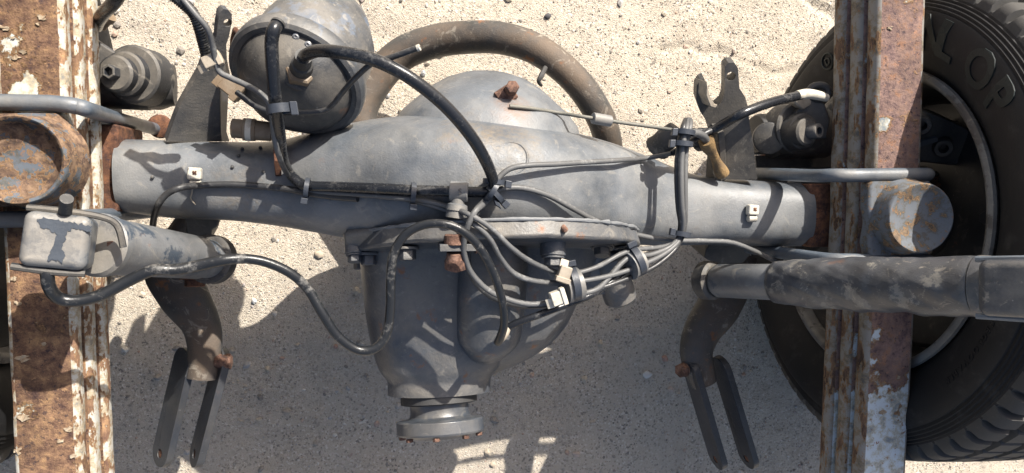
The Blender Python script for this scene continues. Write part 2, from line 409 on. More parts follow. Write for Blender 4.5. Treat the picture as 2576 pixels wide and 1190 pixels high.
def stone(c, r, rnd, sub=1):
    bm = bmesh.new(); bmesh.ops.create_icosphere(bm, subdivisions=sub, radius=1)
    sx, sy, sz = r * rnd.uniform(.75, 1.3), r * rnd.uniform(.6, 1.05), r * rnd.uniform(.45, .75); a = rnd.uniform(0, 6.28)
    o = V(rnd.uniform(0, 99), 0, 0); vs = []
    for v in bm.verts:
        k = 1 + .35 * noise.noise(v.co * 1.3 + o); x, y, z = v.co.x * sx * k, v.co.y * sy * k, v.co.z * sz * k
        vs.append(V(c.x + x * math.cos(a) - y * math.sin(a), c.y + x * math.sin(a) + y * math.cos(a), c.z + z))
    fs = [[v.index for v in f.verts] for f in bm.faces]; bm.free(); return vs, fs
rnd = random.Random(3); gs = []
for i in range(13000):
    x, y = rnd.uniform(-.75, 1.6), rnd.uniform(-.75, .55); r = .0012 * (1 / max(.012, rnd.random())) ** .45
    r = min(r, .0085)
    if noise.noise(V(x * 4, y * 4, 3)) < rnd.uniform(-.7, .45): continue
    gs.append(stone(V(x, y, gz(x, y) + r * .15), r, rnd, 1))
obj('gravel', join(*gs), M_STONE, kind='stuff', smooth=False, label='loose small gravel and pebbles strewn over the sandy ground', cat='gravel')
tv, tf_ = [], []
OCT = [V(1, 0, 0), V(-1, 0, 0), V(0, 1, 0), V(0, -1, 0), V(0, 0, .7), V(0, 0, -.7)]
OF = [(0, 2, 4), (2, 1, 4), (1, 3, 4), (3, 0, 4), (2, 0, 5), (1, 2, 5), (3, 1, 5), (0, 3, 5)]
for i in range(60000):
    x, y = rnd.uniform(-.72, 1.4), rnd.uniform(-.72, .5); 
    if noise.noise(V(x * 3, y * 3, 8)) < rnd.uniform(-.9, .5): continue
    r = .0007 * (1 / max(.05, rnd.random())) ** .4; z = gz(x, y) + r * .25; a = rnd.uniform(0, 3.14); ca, sa = math.cos(a) * r, math.sin(a) * r; q = rnd.uniform(.6, 1.1); b = len(tv)
    for o_ in OCT: tv.append((x + o_.x * ca - o_.y * sa * q, y + o_.x * sa + o_.y * ca * q, z + o_.z * r))
    tf_.extend([(b + f[0], b + f[1], b + f[2]) for f in OF])
obj('grit', (tv, tf_), M_STONE, kind='stuff', smooth=False, label='fine dark and pale grit lying on the sand', cat='grit')
STONES = [(1378, 40, .0075, 'dark', 'dark grey stone alone on sand above the curved stabilizer tube'), (640, 757, .0065, 'pale', 'whitish pebble on lit sand beside the wavy black hose'),
          (802, 640, .0075, 'tan', 'tan stone in the small cluster below the axle housing'), (845, 870, .006, 'pink', 'pinkish pebble in the shade left of the hanging hose loop'),
          (1628, 942, .008, 'pale', 'pale pebble in the shade left of the right link plates'), (1672, 902, .0085, 'pink', 'reddish stone in the shade by the right stabilizer arm end'),
          (1240, 1190 - 22, .006, 'tan', 'tan pebble in the sunlit patch at the bottom edge')]
SC = {'dark': (.07, .068, .07), 'pale': (.58, .56, .52), 'tan': (.4, .33, .25), 'pink': (.4, .25, .19)}
SM = {k: plain('stone_' + k, c, rough=.85, sc=120, bump=.4) for k, c in SC.items()}
for px, py, r, k, lab in STONES:
    c = P(px, py, 0); c.z = gz(c.x, c.y) + r * .3
    obj('stone', stone(c, r, rnd, 2), SM[k], label=lab, cat='stone', group='larger stones on the sand')

# ------------------------------------------------------------------ axle
AX = V(1, -.056, 0).normalized()                    # axle direction
PIN = V(0, -math.cos(R(10)), math.sin(R(10)))         # pinion axis, nose a little up
O = V(.19, -.036, .378)
AXL = thing('axle_housing', 'grey painted banjo axle housing with differential in the middle, spanning between both springs', 'axle', (.19, -.03, .18))
sec = [(290, 347, 533, .064, .064, 2.7), (420, 350, 548, .064, .064, 2.7), (560, 354, 553, .065, .064, 2.7), (680, 352, 566, .069, .066, 2.7), (760, 334, 578, .084, .066, 2.9), (880, 303, 596, .118, .078, 2.7),
       (1000, 284, 603, .158, .12, 2.7), (1150, 276, 606, .183, .18, 2.6), (1240, 279, 606, .187, .19, 2.6), (1330, 291, 606, .182, .18, 2.6), (1430, 314, 606, .160, .15, 2.7), (1560, 354, 606, .115, .11, 3.0), (1650, 390, 612, .083, .08, 2.9),
       (1730, 424, 614, .068, .066, 2.7), (1800, 444, 613, .062, .062, 2.8), (1900, 452, 615, .06, .06, 2.8), (2042, 460, 616, .06, .06, 2.8)]
ctrl = []
for x, yt, yb, cu, cl, e in sec:
    zt = .384 + cu * .55
    b = P(x, yt, zt); f_ = P(x, yb, .384 - cl * .2); xc = P(x, (yt + yb) / 2, .384 + cu * .8).x
    ctrl.append(Vector((xc, b.y, f_.y)).to_tuple() + (cu, cl, e))
def ctrl_interp(k):
    out = []; n = len(ctrl)
    for i in range(n - 1):
        q = [ctrl[max(i - 1, 0)], ctrl[i], ctrl[i + 1], ctrl[min(i + 2, n - 1)]]
        for j in range(k):
            t = j / k; row = []
            for d in range(6):
                p0, p1, p2, p3 = (q[m][d] for m in range(4))
                row.append(.5 * (2 * p1 + (p2 - p0) * t + (2 * p0 - 5 * p1 + 4 * p2 - p3) * t * t + (-p0 + 3 * p1 - 3 * p2 + p3) * t ** 3))
            out.append(row)
    out.append(list(ctrl[-1])); return out
rings = []
for x, yb, yf, cu, cl, e in ctrl_interp(6):
    ring = []
    for j in range(64):
        a = 2 * math.pi * j / 64; ca, sa = sgn(math.cos(a), 2 / e), sgn(math.sin(a), 2 / e)
        ring.append(V(x, (yb + yf) / 2 + (yb - yf) / 2 * ca, .384 + (cu if sa > 0 else cl) * sa))
    rings.append(ring)
obj('shell', loft(rings), M_HOUS, AXL, block=True, angle=60)
# dome cover behind
dome = lathe(P(1226, 300, .40) + V(0, -.01, -.02), V(0.03, 1, -.05), [(-.05, .15), (.0, .138), (.02, .122), (.04, .100), (.055, .083), (.068, .062), (.076, .04), (.080, 0)], 64)
obj('cover_dome', dome, M_HOUS, AXL, block=True, angle=50)
bp = drape(1280, 240, 0.002)
obj('square_washer', bumpy(box(bp + V(-.004, 0, .001), V(.8, .55, .1).normalized(), V(-.55, .8, .2).normalized(), V(0, -.2, 1).normalized(), .024, .022, .012), .002, 60), M_RUST, AXL, bevel=.0015)
obj('drain_bolt', hexbolt(bp + V(.001, .005, .006), V(0, .25, 1), .0095, .017, 0), M_RUST, AXL, bevel=.001)
# carrier flange, bodies, nose
FO = O
def carr(t, dx=0, dz=0): return FO + PIN * t + V(dx, 0, dz)
fl = []
prof = [(.040, .195), (.042, .213), (.060, .215), (.064, .212), (.066, .17)]
obj('carrier_flange', bumpy(lathe(FO, PIN, prof, 96), .003, 30), M_CARR, AXL, block=True, bevel=.002)
t_ = []
for j in range(97):
    a = math.pi * j / 96; u, v, d = frame(PIN)
    rr = .2125 + .004 * noise.noise(V(j * .45, 0, 0)); t_.append(FO + PIN * .0405 + (u * math.cos(a) + v * -math.sin(a) if v.z < 0 else u * math.cos(a) + v * math.sin(a)) * rr)
obj('sealant_bead', sweep(t_, [.0026 + .0022 * noise.noise(V(j * .6, 5, 0)) for j in range(97)], 8), M_SEALANT, AXL)
# ring gear bell (offset right) and pinion trunk
def bell(rows, zc, zk, e=2.3):
    rg = []
    for py, xl, xr in rows:
        A = P(xl, py, zc); B = P(xr, py, zc); c = (A + B) / 2; a_ = (B - A).length / 2
        ring = []
        for j in range(56):
            an = 2 * math.pi * j / 56
            p = V(c.x + a_ * sgn(math.cos(an), 2 / e), 0, 0); h = a_ * zk * sgn(math.sin(an), 2 / e)
            p.y = c.y + h * .16; p.z = zc + h
            ring.append(p)
        rg.append(ring)
    rr = []
    for i in range(len(rg) - 1):
        for k in range(4):
            t = k / 4; q = [rg[max(i - 1, 0)], rg[i], rg[i + 1], rg[min(i + 2, len(rg) - 1)]]
            rr.append([.5 * (2 * q[1][j] + (q[2][j] - q[0][j]) * t + (2 * q[0][j] - 5 * q[1][j] + 4 * q[2][j] - q[3][j]) * t * t + (-q[0][j] + 3 * q[1][j] - 3 * q[2][j] + q[3][j]) * t ** 3) for j in range(56)])
    rr.append(rg[-1]); return loft(rr)
obj('gear_bell', bell([(590, 1000, 1520), (650, 1010, 1502), (710, 1020, 1475), (770, 1030, 1445), (830, 1040, 1415), (880, 1060, 1368), (915, 1080, 1310), (935, 1100, 1262), (945, 1110, 1240)], .37, .72), M_CARR, AXL, block=True, angle=60)
obj('pinion_trunk', bell([(590, 895, 1330), (640, 903, 1320), (700, 910, 1305), (770, 917, 1292), (840, 929, 1280), (890, 941, 1266), (925, 954, 1252), (942, 966, 1240), (952, 973, 1234), (960, 975, 1232), (975, 975, 1231), (987, 976, 1229)], .40, .80, 2.25), M_CARR, AXL, block=True, angle=60)
rp = [P(1238, 575, .485), P(1240, 660, .49), P(1236, 740, .485), P(1230, 810, .472), P(1222, 855, .457), P(1216, 882, .44)]
rp = catmull(rp, 6); nr = len(rp)
obj('bearing_ridge', sweep(rp, [.0475 * min(1, (1.02 - i / (nr - 1)) * 3.2) ** .5 for i in range(nr)], 32), M_CARR, AXL, block=True, angle=60)
NC = (P(975, 986, .40) + P(1228, 989, .40)) / 2; ND = V(0.02, -1, .25).normalized()
NC = V(NC.x, NC.y, .402)
obj('oil_seal', lathe(NC, ND, [(-.01, .05), (.003, .05), (.004, .056), (.014, .056), (.016, .05)], 48), M_BLACK, AXL)
fg = lathe(NC, ND, [(.012, .046), (.016, .0435), (.027, .0425), (.033, .044), (.036, .049), (.0375, .0615), (.039, .0635), (.055, .0635), (.058, .0615), (.059, .05), (.063, .045), (.064, .0)], 64)
cf = obj('companion_flange', fg, M_FLNG, AXL, angle=30, bevel=.0008)
for j in range(8):
    u, v, d = frame(ND); a = j * math.pi / 4 + .2
    obj('flange_bolt', hexbolt(NC + ND * .0585 + (u * math.cos(a) + v * math.sin(a)) * .056, ND, .005, .006, 0), M_RUST, cf)
# flange bolts and bosses
for j in range(14):
    u, v, d = frame(PIN); a = 2 * math.pi * j / 14 + .1
    p = FO + PIN * .066 + (u * math.cos(a) + v * math.sin(a)) * .197
    if .33 < p.z < .53: obj('carrier_bolt', hexbolt(p, PIN, .0115, .017), M_CARR, AXL, bevel=.001)
def boss(px, y0, y1, z, r, name='boss'):
    a, b = P(px, y0, z), P(px, y1, z + .008)
    obj(name, bumpy(lathe(a, b - a, [(0, r * 1.15), ((b - a).length * .3, r), ((b - a).length * .97, r), ((b - a).length, r * .92)], 28), .0006, 80), M_CARR, AXL)
    obj('boss_bolt', hexbolt(b, b - a, r * .72, r * .8, 1.25), M_CARR, AXL, bevel=.001)
boss(1391, 570, 645, .55, .0165); boss(1515, 585, 622, .49, .017); boss(893, 590, 640, .45, .014)
obj('flange_lug', slab([(862, 592), (960, 578), (1010, 585), (1005, 622), (955, 628), (866, 622)], plane3((862, 592, .475), (1010, 580, .52), (960, 630, .48)), .03), M_CARR, AXL, bevel=.005, block=True)
ob = P(1545, 700, .40); oe = P(1562, 755, .39)
obj('drain_boss', lathe(ob, oe - ob, [(-.04, .026), ((oe - ob).length - .004, .0255), ((oe - ob).length, .022)], 28), M_CARR, AXL, block=True)
pl = plane3((1490, 640, .43), (1590, 640, .43), (1540, 760, .40))
obj('side_web', slab([(1440, 640), (1585, 640), (1590, 700), (1540, 740), (1500, 745), (1440, 720)], pl, .03), M_CARR, AXL, bevel=.005, block=True)
obj('boss_stud', lathe(drape(1418, 574, .0), V(0, -.3, 1), [(-.004, .004), (.006, .004), (.009, .002)], 12), M_RUST, AXL)
# breather dimple and gusset on the tube
obj('pressed_ring', sweep([drape(1285 + 42 * math.cos(a * .12 - 2.2), 398 + 40 * math.sin(a * .12 - 2.2), -.0008) for a in range(30)], [.0022 * math.sin(math.pi * (a + 1) / 31) ** .5 for a in range(30)], 8), M_HOUS, AXL, angle=80)
gp = [drape(690, 345, .004), drape(692, 400, .012), drape(694, 452, .002)]
obj('gusset', slab_w([P(690, 330, .45), P(686, 352, .475), P(689, 405, .475), P(692, 440, .462), P(694, 452, .44), P(694, 440, .41), P(690, 350, .41)], [], .008, V(-1, 0, 0)), M_SEAT, AXL, bevel=.001)
for px, py in ((600, 392), (585, 420), (384, 446), (655, 372), (662, 432), (830, 500), (610, 375)):
    q = drape(px, py, 0); obj('weld_nub', lathe(q, V(.1, .1, 1), [(-.002, .0026), (.003, .0022), (.004, .001)], 8), M_BRKT, AXL)

# torque-rod fork brackets standing on the tube
pb = plane3((490, 352, .40), (520, 220, .45), (570, 60, .52))
pb = plane3((430, 350, .43), (550, 350, .40), (565, 40, .50))
BL = obj('left_bracket', slab([(420, 356), (432, 320), (452, 268), (482, 215), (503, 178), (516, 140), (532, 112), (545, 92), (548, 60), (553, 32), (562, 23), (574, 25), (583, 36), (582, 62), (576, 92), (569, 112), (571, 150), (556, 185), (553, 240), (553, 300), (558, 356)], pb, .012, [(573, 58, .0052)]), M_BRKT, AXL, bevel=.002, block=True)
BL.name = 'rod_bracket'
q0 = plane3((552, 356, .395), (552, 190, .44), (575, 240, .36))
obj('bracket_web', slab([(553, 190), (572, 150), (580, 190), (574, 250), (570, 330), (578, 356), (556, 356)], plane3((553, 190, .44), (553, 356, .40), (580, 260, .36)), .008), M_BRKT, AXL, bevel=.001)
obj('bracket_prong', slab([(586, 150), (588, 112), (594, 84), (604, 79), (613, 90), (613, 112), (604, 135), (600, 165)], plane3((586, 150, .42), (613, 112, .43), (594, 84, .45)), .012), M_SEAT, AXL, bevel=.002)
prr = plane3((1840, 445, .43), (1905, 445, .44), (1845, 170, .50))
fork = [(1905, 452), (1900, 405), (1893, 350), (1886, 315), (1882, 270), (1875, 245), (1860, 222), (1858, 190), (1857, 172), (1847, 158), (1832, 158), (1823, 168), (1823, 215), (1822, 240), (1816, 256), (1803, 268), (1790, 264), (1780, 240), (1776, 212), (1772, 198), (1762, 202), (1753, 216), (1751, 250), (1762, 282), (1778, 306), (1785, 330), (1796, 360), (1800, 452)]
obj('fork_bracket', slab(fork, prr, .026, [(1839, 192, .0065), (1768, 236, .0065)]), M_DARK, AXL, bevel=.002, block=True)
obj('bracket_web', slab([(1800, 300), (1822, 330), (1826, 385), (1828, 452), (1788, 452), (1792, 400)], plane3((1800, 300, .455), (1826, 452, .42), (1790, 452, .36)), .01), M_DARK, AXL, bevel=.001)
obj('sunlit_fork_edge', slab([(1778, 205), (1786, 240), (1798, 262), (1806, 264), (1800, 272), (1788, 268), (1777, 240)], plane3((1778, 205, .500), (1798, 262, .488), (1786, 240, .493)), .03), M_BEIGE, AXL, bevel=.001)  # sunlight on the left prong's inner edge, set in as a beige strip
# rubber boot stub in the dark behind the bracket, right
obj('breather_boot', hose([(1655, 372, .40), (1680, 345, .42), (1700, 320, .43)], [.018, .016, .010], 14, wob=.5), M_BLACK, AXL)
# sway-bar saddle brackets under the tube
for nm, qs in (('saddle_bracket', [(462, 545), (552, 548), (548, 570), (532, 580), (530, 610), (470, 606), (466, 570)]), ('saddle_bracket', [(1786, 612), (1880, 612), (1890, 640), (1870, 662), (1800, 664), (1772, 650), (1776, 630)])):
    zz = .33
    obj(nm, slab(qs, (P(qs[0][0], qs[0][1], zz), V(0, -.3, 1).normalized()), .07), M_DARK, AXL, bevel=.003)

# ------------------------------------------------------------------ leaf springs
def spring(side):
    x0, x1 = (-.406, -.334) if side < 0 else (.7165, .795)
    lab = ('rust-scaled leaf spring with flaking white paint, left of the axle' if side < 0 else 'rusty leaf spring with pale blue-white paint at its lower end, right')
    t = thing('leaf_spring', lab, 'leaf spring', ((x0 + x1) / 2, 0, .464), 'leaf springs under the clamps')
    z = .534
    for k in range(3):
        th = .0255; xx0, xx1 = (x0, x1 + .0055 * k) if side < 0 else (x0 - .0065 * k, x1)
        L0, L1 = -.80, .46
        vs, fs = [], []; ny = 150
        r = .006
        secp = [(xx0, -th / 2 + .003), (xx0 + .003, -th / 2), (xx1 - .003, -th / 2), (xx1, -th / 2 + .003)]
        prof = [(xx0, z - th + r), (xx0, z - r), (xx0 + r * .3, z - r * .3), (xx0 + r, z), (x0 * .5 + x1 * .5, z), (xx1 - r, z), (xx1 - r * .3, z - r * .3), (xx1, z - r), (xx1, z - th + r), (xx1 - r * .3, z - th + r * .3), (xx1 - r, z - th), (xx0 + r, z - th), (xx0 + r * .3, z - th + r * .3)]
        rg = []
        for j in range(ny + 1):
            y = L0 + (L1 - L0) * j / ny; arch = -.035 * (y + .03) ** 2
            rg.append([V(px + .0009 * noise.noise(V(px * 50, y * 22, k * 7 + side)), y, pz + arch) for px, pz in prof])
        o = obj('leaf', loft(rg), (M_SPL if side < 0 else M_SPR), t, block=True, angle=50)
        if True:
            o.data.materials.append(M_SPLE if side < 0 else M_SPRE)
            for p in o.data.polygons:
                if abs(p.normal.x) > .35 : p.material_index = 1
        z -= .0295
    fr = random.Random(5 if side < 0 else 9)
    spots = [(10, 70), (30, 95), (60, 130), (95, 60), (40, 145), (105, 45), (150, 275), (120, 262), (45, 762), (35, 700), (110, 865), (60, 900), (170, 1080), (150, 1110), (185, 1150), (60, 1050), (40, 1135)] if side < 0 else [(2240, 70), (2200, 560 - 145), (2262, 950), (2240, 990), (2215, 1000), (2222, 1040)]
    for fx, fy in spots:
        c = P(fx, fy, .5345 - .035 * .02); rr = fr.uniform(.003, .0075); k0 = fr.uniform(0, 9)
        ol = []
        for a in range(14):
            an = a * math.pi / 7; q = rr * (.65 + .75 * noise.noise(V(math.cos(an) * 1.3 + k0, math.sin(an) * 1.3, k0))); y_ = c.y + math.sin(an) * q * .75
            ol.append(V(min(max(c.x + math.cos(an) * q * 1.25, x0 + .002), x1 - .002), y_, .5348 - .035 * (y_ + .03) ** 2 + fr.uniform(.0002, .0016)))
        obj('paint_flake', slab_w(ol, [], .0011, V(0, 0, 1)), M_FLAKE, t, smooth=False)
    return t
spring(-1); spring(1)
def clamp(side):
    A = AXL
    if side < 0:
        x0, x1, yc = -.415, -.312, .028
        lab = 'rusted blue clamp casting with a round dished cup on the left spring'
        cup = P(42, 402, .595); mat = M_CUP
        body = [(-60, 288), (60, 284), (140, 286), (160, 305), (180, 335), (191, 380), (190, 450), (172, 495), (130, 516), (-60, 522)]
    else:
        x0, x1, yc = .700, .80, -.040
        lab = 'grey rusted clamp casting with a round dished cup on the right spring'
        cup = P(2318, 548, .592); mat = M_CUPR
        body = [(2186, 456), (2346, 456), (2348, 480), (2352, 640), (2190, 645), (2182, 610), (2192, 560), (2184, 520)]
    t = thing('spring_clamp', lab, 'clamp', (cup.x, cup.y, .535), 'clamp castings on the springs')
    obj('base_plate', bumpy(slab(body, (V(0, 0, .556), V(0, 0, 1)), .021), .001, 40), mat, t, bevel=.006, seg=3, block=True)
    ca = V(.0, 0, 1) if side < 0 else V(-.10, 0, 1)
    ca = ca.normalized(); r = .0485 if side < 0 else .049
    b = cup - ca * (.050 if side < 0 else .04)
    h = (cup - b).length; dd = .72 if side < 0 else .93
    obj('cup', bumpy(lathe(b, ca, [(0, r * 1.14), (h * .35, r * 1.05), (h * .8, r), (h * .97, r * .985), (h, r * .95), (h * .97, r * .89), (h * dd, r * .82), (h * (dd - .12), r * .68), (h * (dd - .18), r * .35), (h * (dd - .19), 0)], 56), .0012, 45), mat, t, angle=50, block=True)
    # pads under the spring
    o_ = [(-40, 312), (297, 312), (297, 535), (-40, 535)] if side < 0 else [(2036, 462), (2340, 462), (2340, 622), (2036, 622)]
    obj('spring_seat', slab(o_, (V(0, 0, .437), V(0, 0, 1)), .11), M_SEAT, AXL, bevel=.004)
    return t
clamp(-1); clamp(1)
obj('clamp_saddle', slab([(2196, 428), (2330, 426), (2336, 436), (2190, 438)], (V(0, 0, .548), V(0, 0, 1)), .012), M_CUPR, None, bevel=.002, label='thin steel saddle strip under the upper right U-bolt', cat='bracket')

def ubolt(pts, r, lab):
    obj('u_bolt', hose(pts, r, 20, 8), M_UBOLT, label=lab, cat='U-bolt', group='U-bolts clamping the springs', block=True)
U1 = P(205, 270, .546)
ubolt([P(-130, 262, .40), P(-110, 258, .50), P(-70, 256, .546), P(40, 258, .549), P(130, 260, .549), P(190, 267, .545), P(225, 277, .528), P(292, 298, .40), P(388, 324, .24), P(396, 326, .225)], .0093, 'upper U-bolt over the left spring, its long shank reaching to the bracket')
ubolt([P(-130, 556, .40), P(-110, 556, .50), P(-70, 554, .546), P(40, 552, .549), P(130, 550, .549), P(190, 548, .545), P(225, 546, .528), P(300, 540, .40), P(400, 531, .24)], .0093, 'lower U-bolt over the left spring, half hidden by the shock absorber')
def vert(p, z): return V(p.x, p.y, z)
a = P(2135, 441, .548); b = P(2325, 439, .549)
ubolt([vert(a, .22) + V(-.03, .01, 0), vert(a, .38) + V(-.03, .005, 0), vert(a, .50) + V(-.025, 0, 0), vert(a, .535) + V(-.018, 0, 0), a + V(0.005, 0, 0), P(2230, 440, .549), b, vert(b, .535) + V(.012, 0, 0), vert(b, .50) + V(.015, 0, 0), vert(b, .30) + V(.015, 0, 0)], .0096, 'upper U-bolt crossing the right spring above its cup casting')
a = P(2135, 655, .548); b = P(2325, 657, .549)
ubolt([vert(a, .22) + V(-.03, .0, 0), vert(a, .38) + V(-.03, .0, 0), vert(a, .50) + V(-.025, 0, 0), vert(a, .535) + V(-.018, 0, 0), a + V(0.005, 0, 0), P(2230, 656, .549), b, vert(b, .535) + V(.012, 0, 0), vert(b, .50) + V(.015, 0, 0), vert(b, .30) + V(.015, 0, 0)], .0096, 'lower U-bolt of the right spring, mostly behind the big shock absorber')
for c_, z_ in ((P(403, 318, .235), .235), (P(1925, 415, .30), .30)):
    obj('u_bolt_nut', join(lathe(c_, V(.1, -.1, 1), [(-.008, .0175), (.0, .0185), (.006, .017), (.008, .012)], 28)), M_SEAT, AXL, bevel=.001)

# ------------------------------------------------------------------ shock absorbers
def axpt(a, b, t): return a + (b - a) * t
sl = thing('shock_absorber', 'worn grey shock absorber with a boxy head lying across the left spring', 'shock absorber', P(300, 620, .38), 'shock absorbers')
A_, B_ = P(528, 652, .40), P(262, 618, .60); D_ = (B_ - A_); Ln = D_.length; D_.normalize()
obj('lower_eye', lathe(A_ - D_ * .012, D_, [(-.004, .030), (.0, .034), (.016, .034), (.018, .030)], 40), M_DARK, sl, block=True)
obj('lower_tube', lathe(A_, D_, [(.0, .0245), (.002, .0262), (.034, .0262), (.036, .0265)], 48), M_SHOK, sl, block=True)
obj('body_tube', lathe(A_, D_, [(.030, .0262), (.034, .0287), (Ln - .02, .0312), (Ln - .0005, .0335), (Ln, .0335)], 64), M_SHOK, sl, block=True)
cp = obj('collar', lathe(A_, D_, [(Ln + .0015, .030), (Ln + .0015, .0345), (Ln + .009, .0345), (Ln + .013, .031), (Ln + .014, .02)], 64), M_SHOK, sl, block=True)
# head: rounded box
Hc = P(143, 606, .66); hx = (P(232, 615, .655) - P(58, 598, .665)); lx = hx.length; hx.normalize(); hz = (CAM - Hc).normalized(); hy = hz.cross(hx).normalized(); hz = hx.cross(hy)
obj('head_block', box(Hc - hz * .016, hx, hy, hz, lx, .055, .050), M_SHOK, sl, bevel=.009, seg=4, block=True)
obj('head_lip', sweep(catmull([Hc + hy * .030 - hx * .030 - hz * .004, Hc + hy * .0305 - hz * .002, Hc + hy * .029 + hx * .034 - hz * .003, Hc + hy * .022 + hx * .050 - hz * .008, Hc + hx * .058 - hz * .012], 6), .0035, 8, flat=1), M_DARK, sl)
obj('head_lip', sweep(catmull([Hc - hy * .029 - hx * .036 - hz * .003, Hc - hy * .031 - hz * .002, Hc - hy * .030 + hx * .028 - hz * .003], 6), .0038, 8), M_DARK, sl)
pd = plain('worn_blue_paint', (.045, .053, .065), rough=.4, var=.4, sc=60)
def patch(pts):
    o = []
    for (xa, ya), (xb, yb) in zip(pts, pts[1:] + pts[:1]):
        m_ = max(2, int(math.hypot(xb - xa, yb - ya) / .0012))
        for q in range(m_):
            x, y = xa + (xb - xa) * q / m_, ya + (yb - ya) * q / m_
            o.append(Hc + hx * (x + .0028 * noise.noise(V(x * 420, y * 420, 1))) + hy * (y + .0028 * noise.noise(V(x * 420, y * 420, 7))) + hz * .0098)
    return slab_w(o, [], .0012, hz)
obj('worn_paint_patch', patch([(-.018, .019), (-.010, .021), (.012, .0195), (.030, .018), (.030, .0125), (.012, .0135), (.009, .010), (.007, -.006), (.010, -.014), (.009, -.020), (-.004, -.0205), (-.003, -.014), (.0, -.003), (.0005, .007), (-.006, .010), (-.014, .012)]), pd, sl, smooth=False)
obj('rubber_stub', sweep([P(163, 540, .655), P(168, 500, .675)], .0062, 14), M_BLACK, sl)
obj('clamp_bolt', hexbolt(P(284, 612, .612), V(.2, -.5, 1), .006, .006, 1.2), M_RUST, sl)
obj('mount_bolt', hexbolt(P(490, 697, .36), V(0, -1, .1), .014, .014, 1.5), M_SEAT, sl, bevel=.001)

sr = thing('shock_absorber', 'big scratched dark shock absorber rising out over the right spring and wheel', 'shock absorber', P(1900, 700, .35), 'shock absorbers')
A_, B_ = P(1800, 706, .395), P(2462, 722, .74); D_ = B_ - A_; Ln = D_.length; D_.normalize()
obj('lower_eye', lathe(A_ - D_ * .012, D_, [(-.016, .026), (-.010, .031), (.008, .031), (.012, .026)], 40), M_DARK, sr, block=True)
obj('lower_tube', lathe(A_, D_, [(-.002, .018), (.002, .0235), (.008, .0265), (.12, .0268)], 56), M_SHOK, sr, block=True)
L2 = Ln
pr_ = [(.108, .0268), (.111, .0305), (.118, .0318), (.14, .0345), (.17, .0362), (L2 - .03, .0368), (L2 - .003, .037), (L2, .0365)]; fine = []
for (t0, r0), (t1, r1) in zip(pr_, pr_[1:]):
    m_ = max(1, int((t1 - t0) / .004))
    for q in range(m_): fine.append((t0 + (t1 - t0) * q / m_, r0 + (r1 - r0) * q / m_))
fine.append(pr_[-1])
bv, bf_ = lathe(A_, D_, fine, 96); dent = P(2272, 668, .66)
bv2 = []
for q in bv:
    ax_ = A_ + D_ * (q - A_).dot(D_); n_ = (q - ax_); L_ = max(n_.length, 1e-6); n_ = n_ / L_; tt = (q - A_).dot(D_)
    wv_ = noise.noise(V(tt * 34, n_.y * 1.6, n_.z * 1.6)) * .0022 + noise.noise(V(tt * 80, n_.y * 3, n_.z * 3)) * .0008 + abs(noise.noise(V(tt * 26 + n_.y * 2.2, n_.z * 2, 4))) * -.0022
    wv_ -= .0035 * max(0, 1 - (q - dent).length / .016)
    bv2.append(q + n_ * wv_)
obj('body_tube', (bv2, bf_), M_SHOKD, sr, block=True, angle=60)
obj('end_cap', lathe(A_, D_, [(L2 + .0005, .0355), (L2 + .0015, .0372), (L2 + .012, .0368), (L2 + .024, .033), (L2 + .030, .027), (L2 + .032, .0)], 64), M_SHOKD, sr, block=True)
Hc2 = P(2560, 726, .80); hx = D_; hz = (CAM - Hc2); hz = (hz - hx * hz.dot(hx)).normalized(); hy = hz.cross(hx)
obj('head_block', box(Hc2 - hz * .002, hx, hy, hz, .062, .062, .056), M_SHOKD, sr, bevel=.010, seg=4)
for s in (1, -1):
    obj('head_lip', sweep([Hc2 + hy * s * .0315 - hx * .036 + hz * .012, Hc2 + hy * s * .0325 + hx * .04 + hz * .012], .0036, 8), M_UBOLT, sr)

# ------------------------------------------------------------------ stabilizer bar and links
cl = [(1100, 700, .20), ]
stab = thing('stabilizer_bar', 'thick rust-stained stabilizer bar arching behind the differential with two forward arms', 'stabilizer bar', (.2, .1, .18))
lp = [(1030, 520, .135), (985, 450, .125), (935, 375, .12), (905, 292, .12), (945, 205, .12), (1010, 137, .13), (1095, 104, .155), (1180, 94, .185), (1260, 96, .215), (1345, 122, .245), (1420, 175, .26), (1478, 240, .26), (1520, 320, .24), (1530, 400, .20), (1500, 480, .16), (1440, 540, .14)]
obj('arch_tube', hose(lp, [.0265, .028, .029, .0298, .0298, .0298, .029, .0282, .0272, .026] + [.0248] * 6, 32, 8), M_STAB, stab, block=True)
obj('cross_tube', hose([P(448, 600, .23), V(-.20, -.0, .285), V(-.05, 0, .285), V(.04, 0, .18), V(.30, 0, .165), V(.42, 0, .27), V(.55, -.02, .275), P(1840, 640, .21)], .022, 20, 8), M_STAB, stab)
obj('arm', hose([(420, 640, .22), (432, 690, .225), (466, 750, .23), (504, 812, .235), (515, 870, .24), (508, 950, .24)], [.036, .040, .038, .030, .0265, .0255], 28, 8, flat=.7, flatdir=(0, 0, 1)), M_STAB, stab)
obj('arm', hose([(1850, 640, .22), (1838, 700, .225), (1805, 775, .23), (1768, 830, .235), (1752, 890, .24), (1772, 966, .24)], [.042, .044, .042, .036, .031, .024], 28, 8, flat=.7, flatdir=(0, 0, 1)), M_STAB, stab)
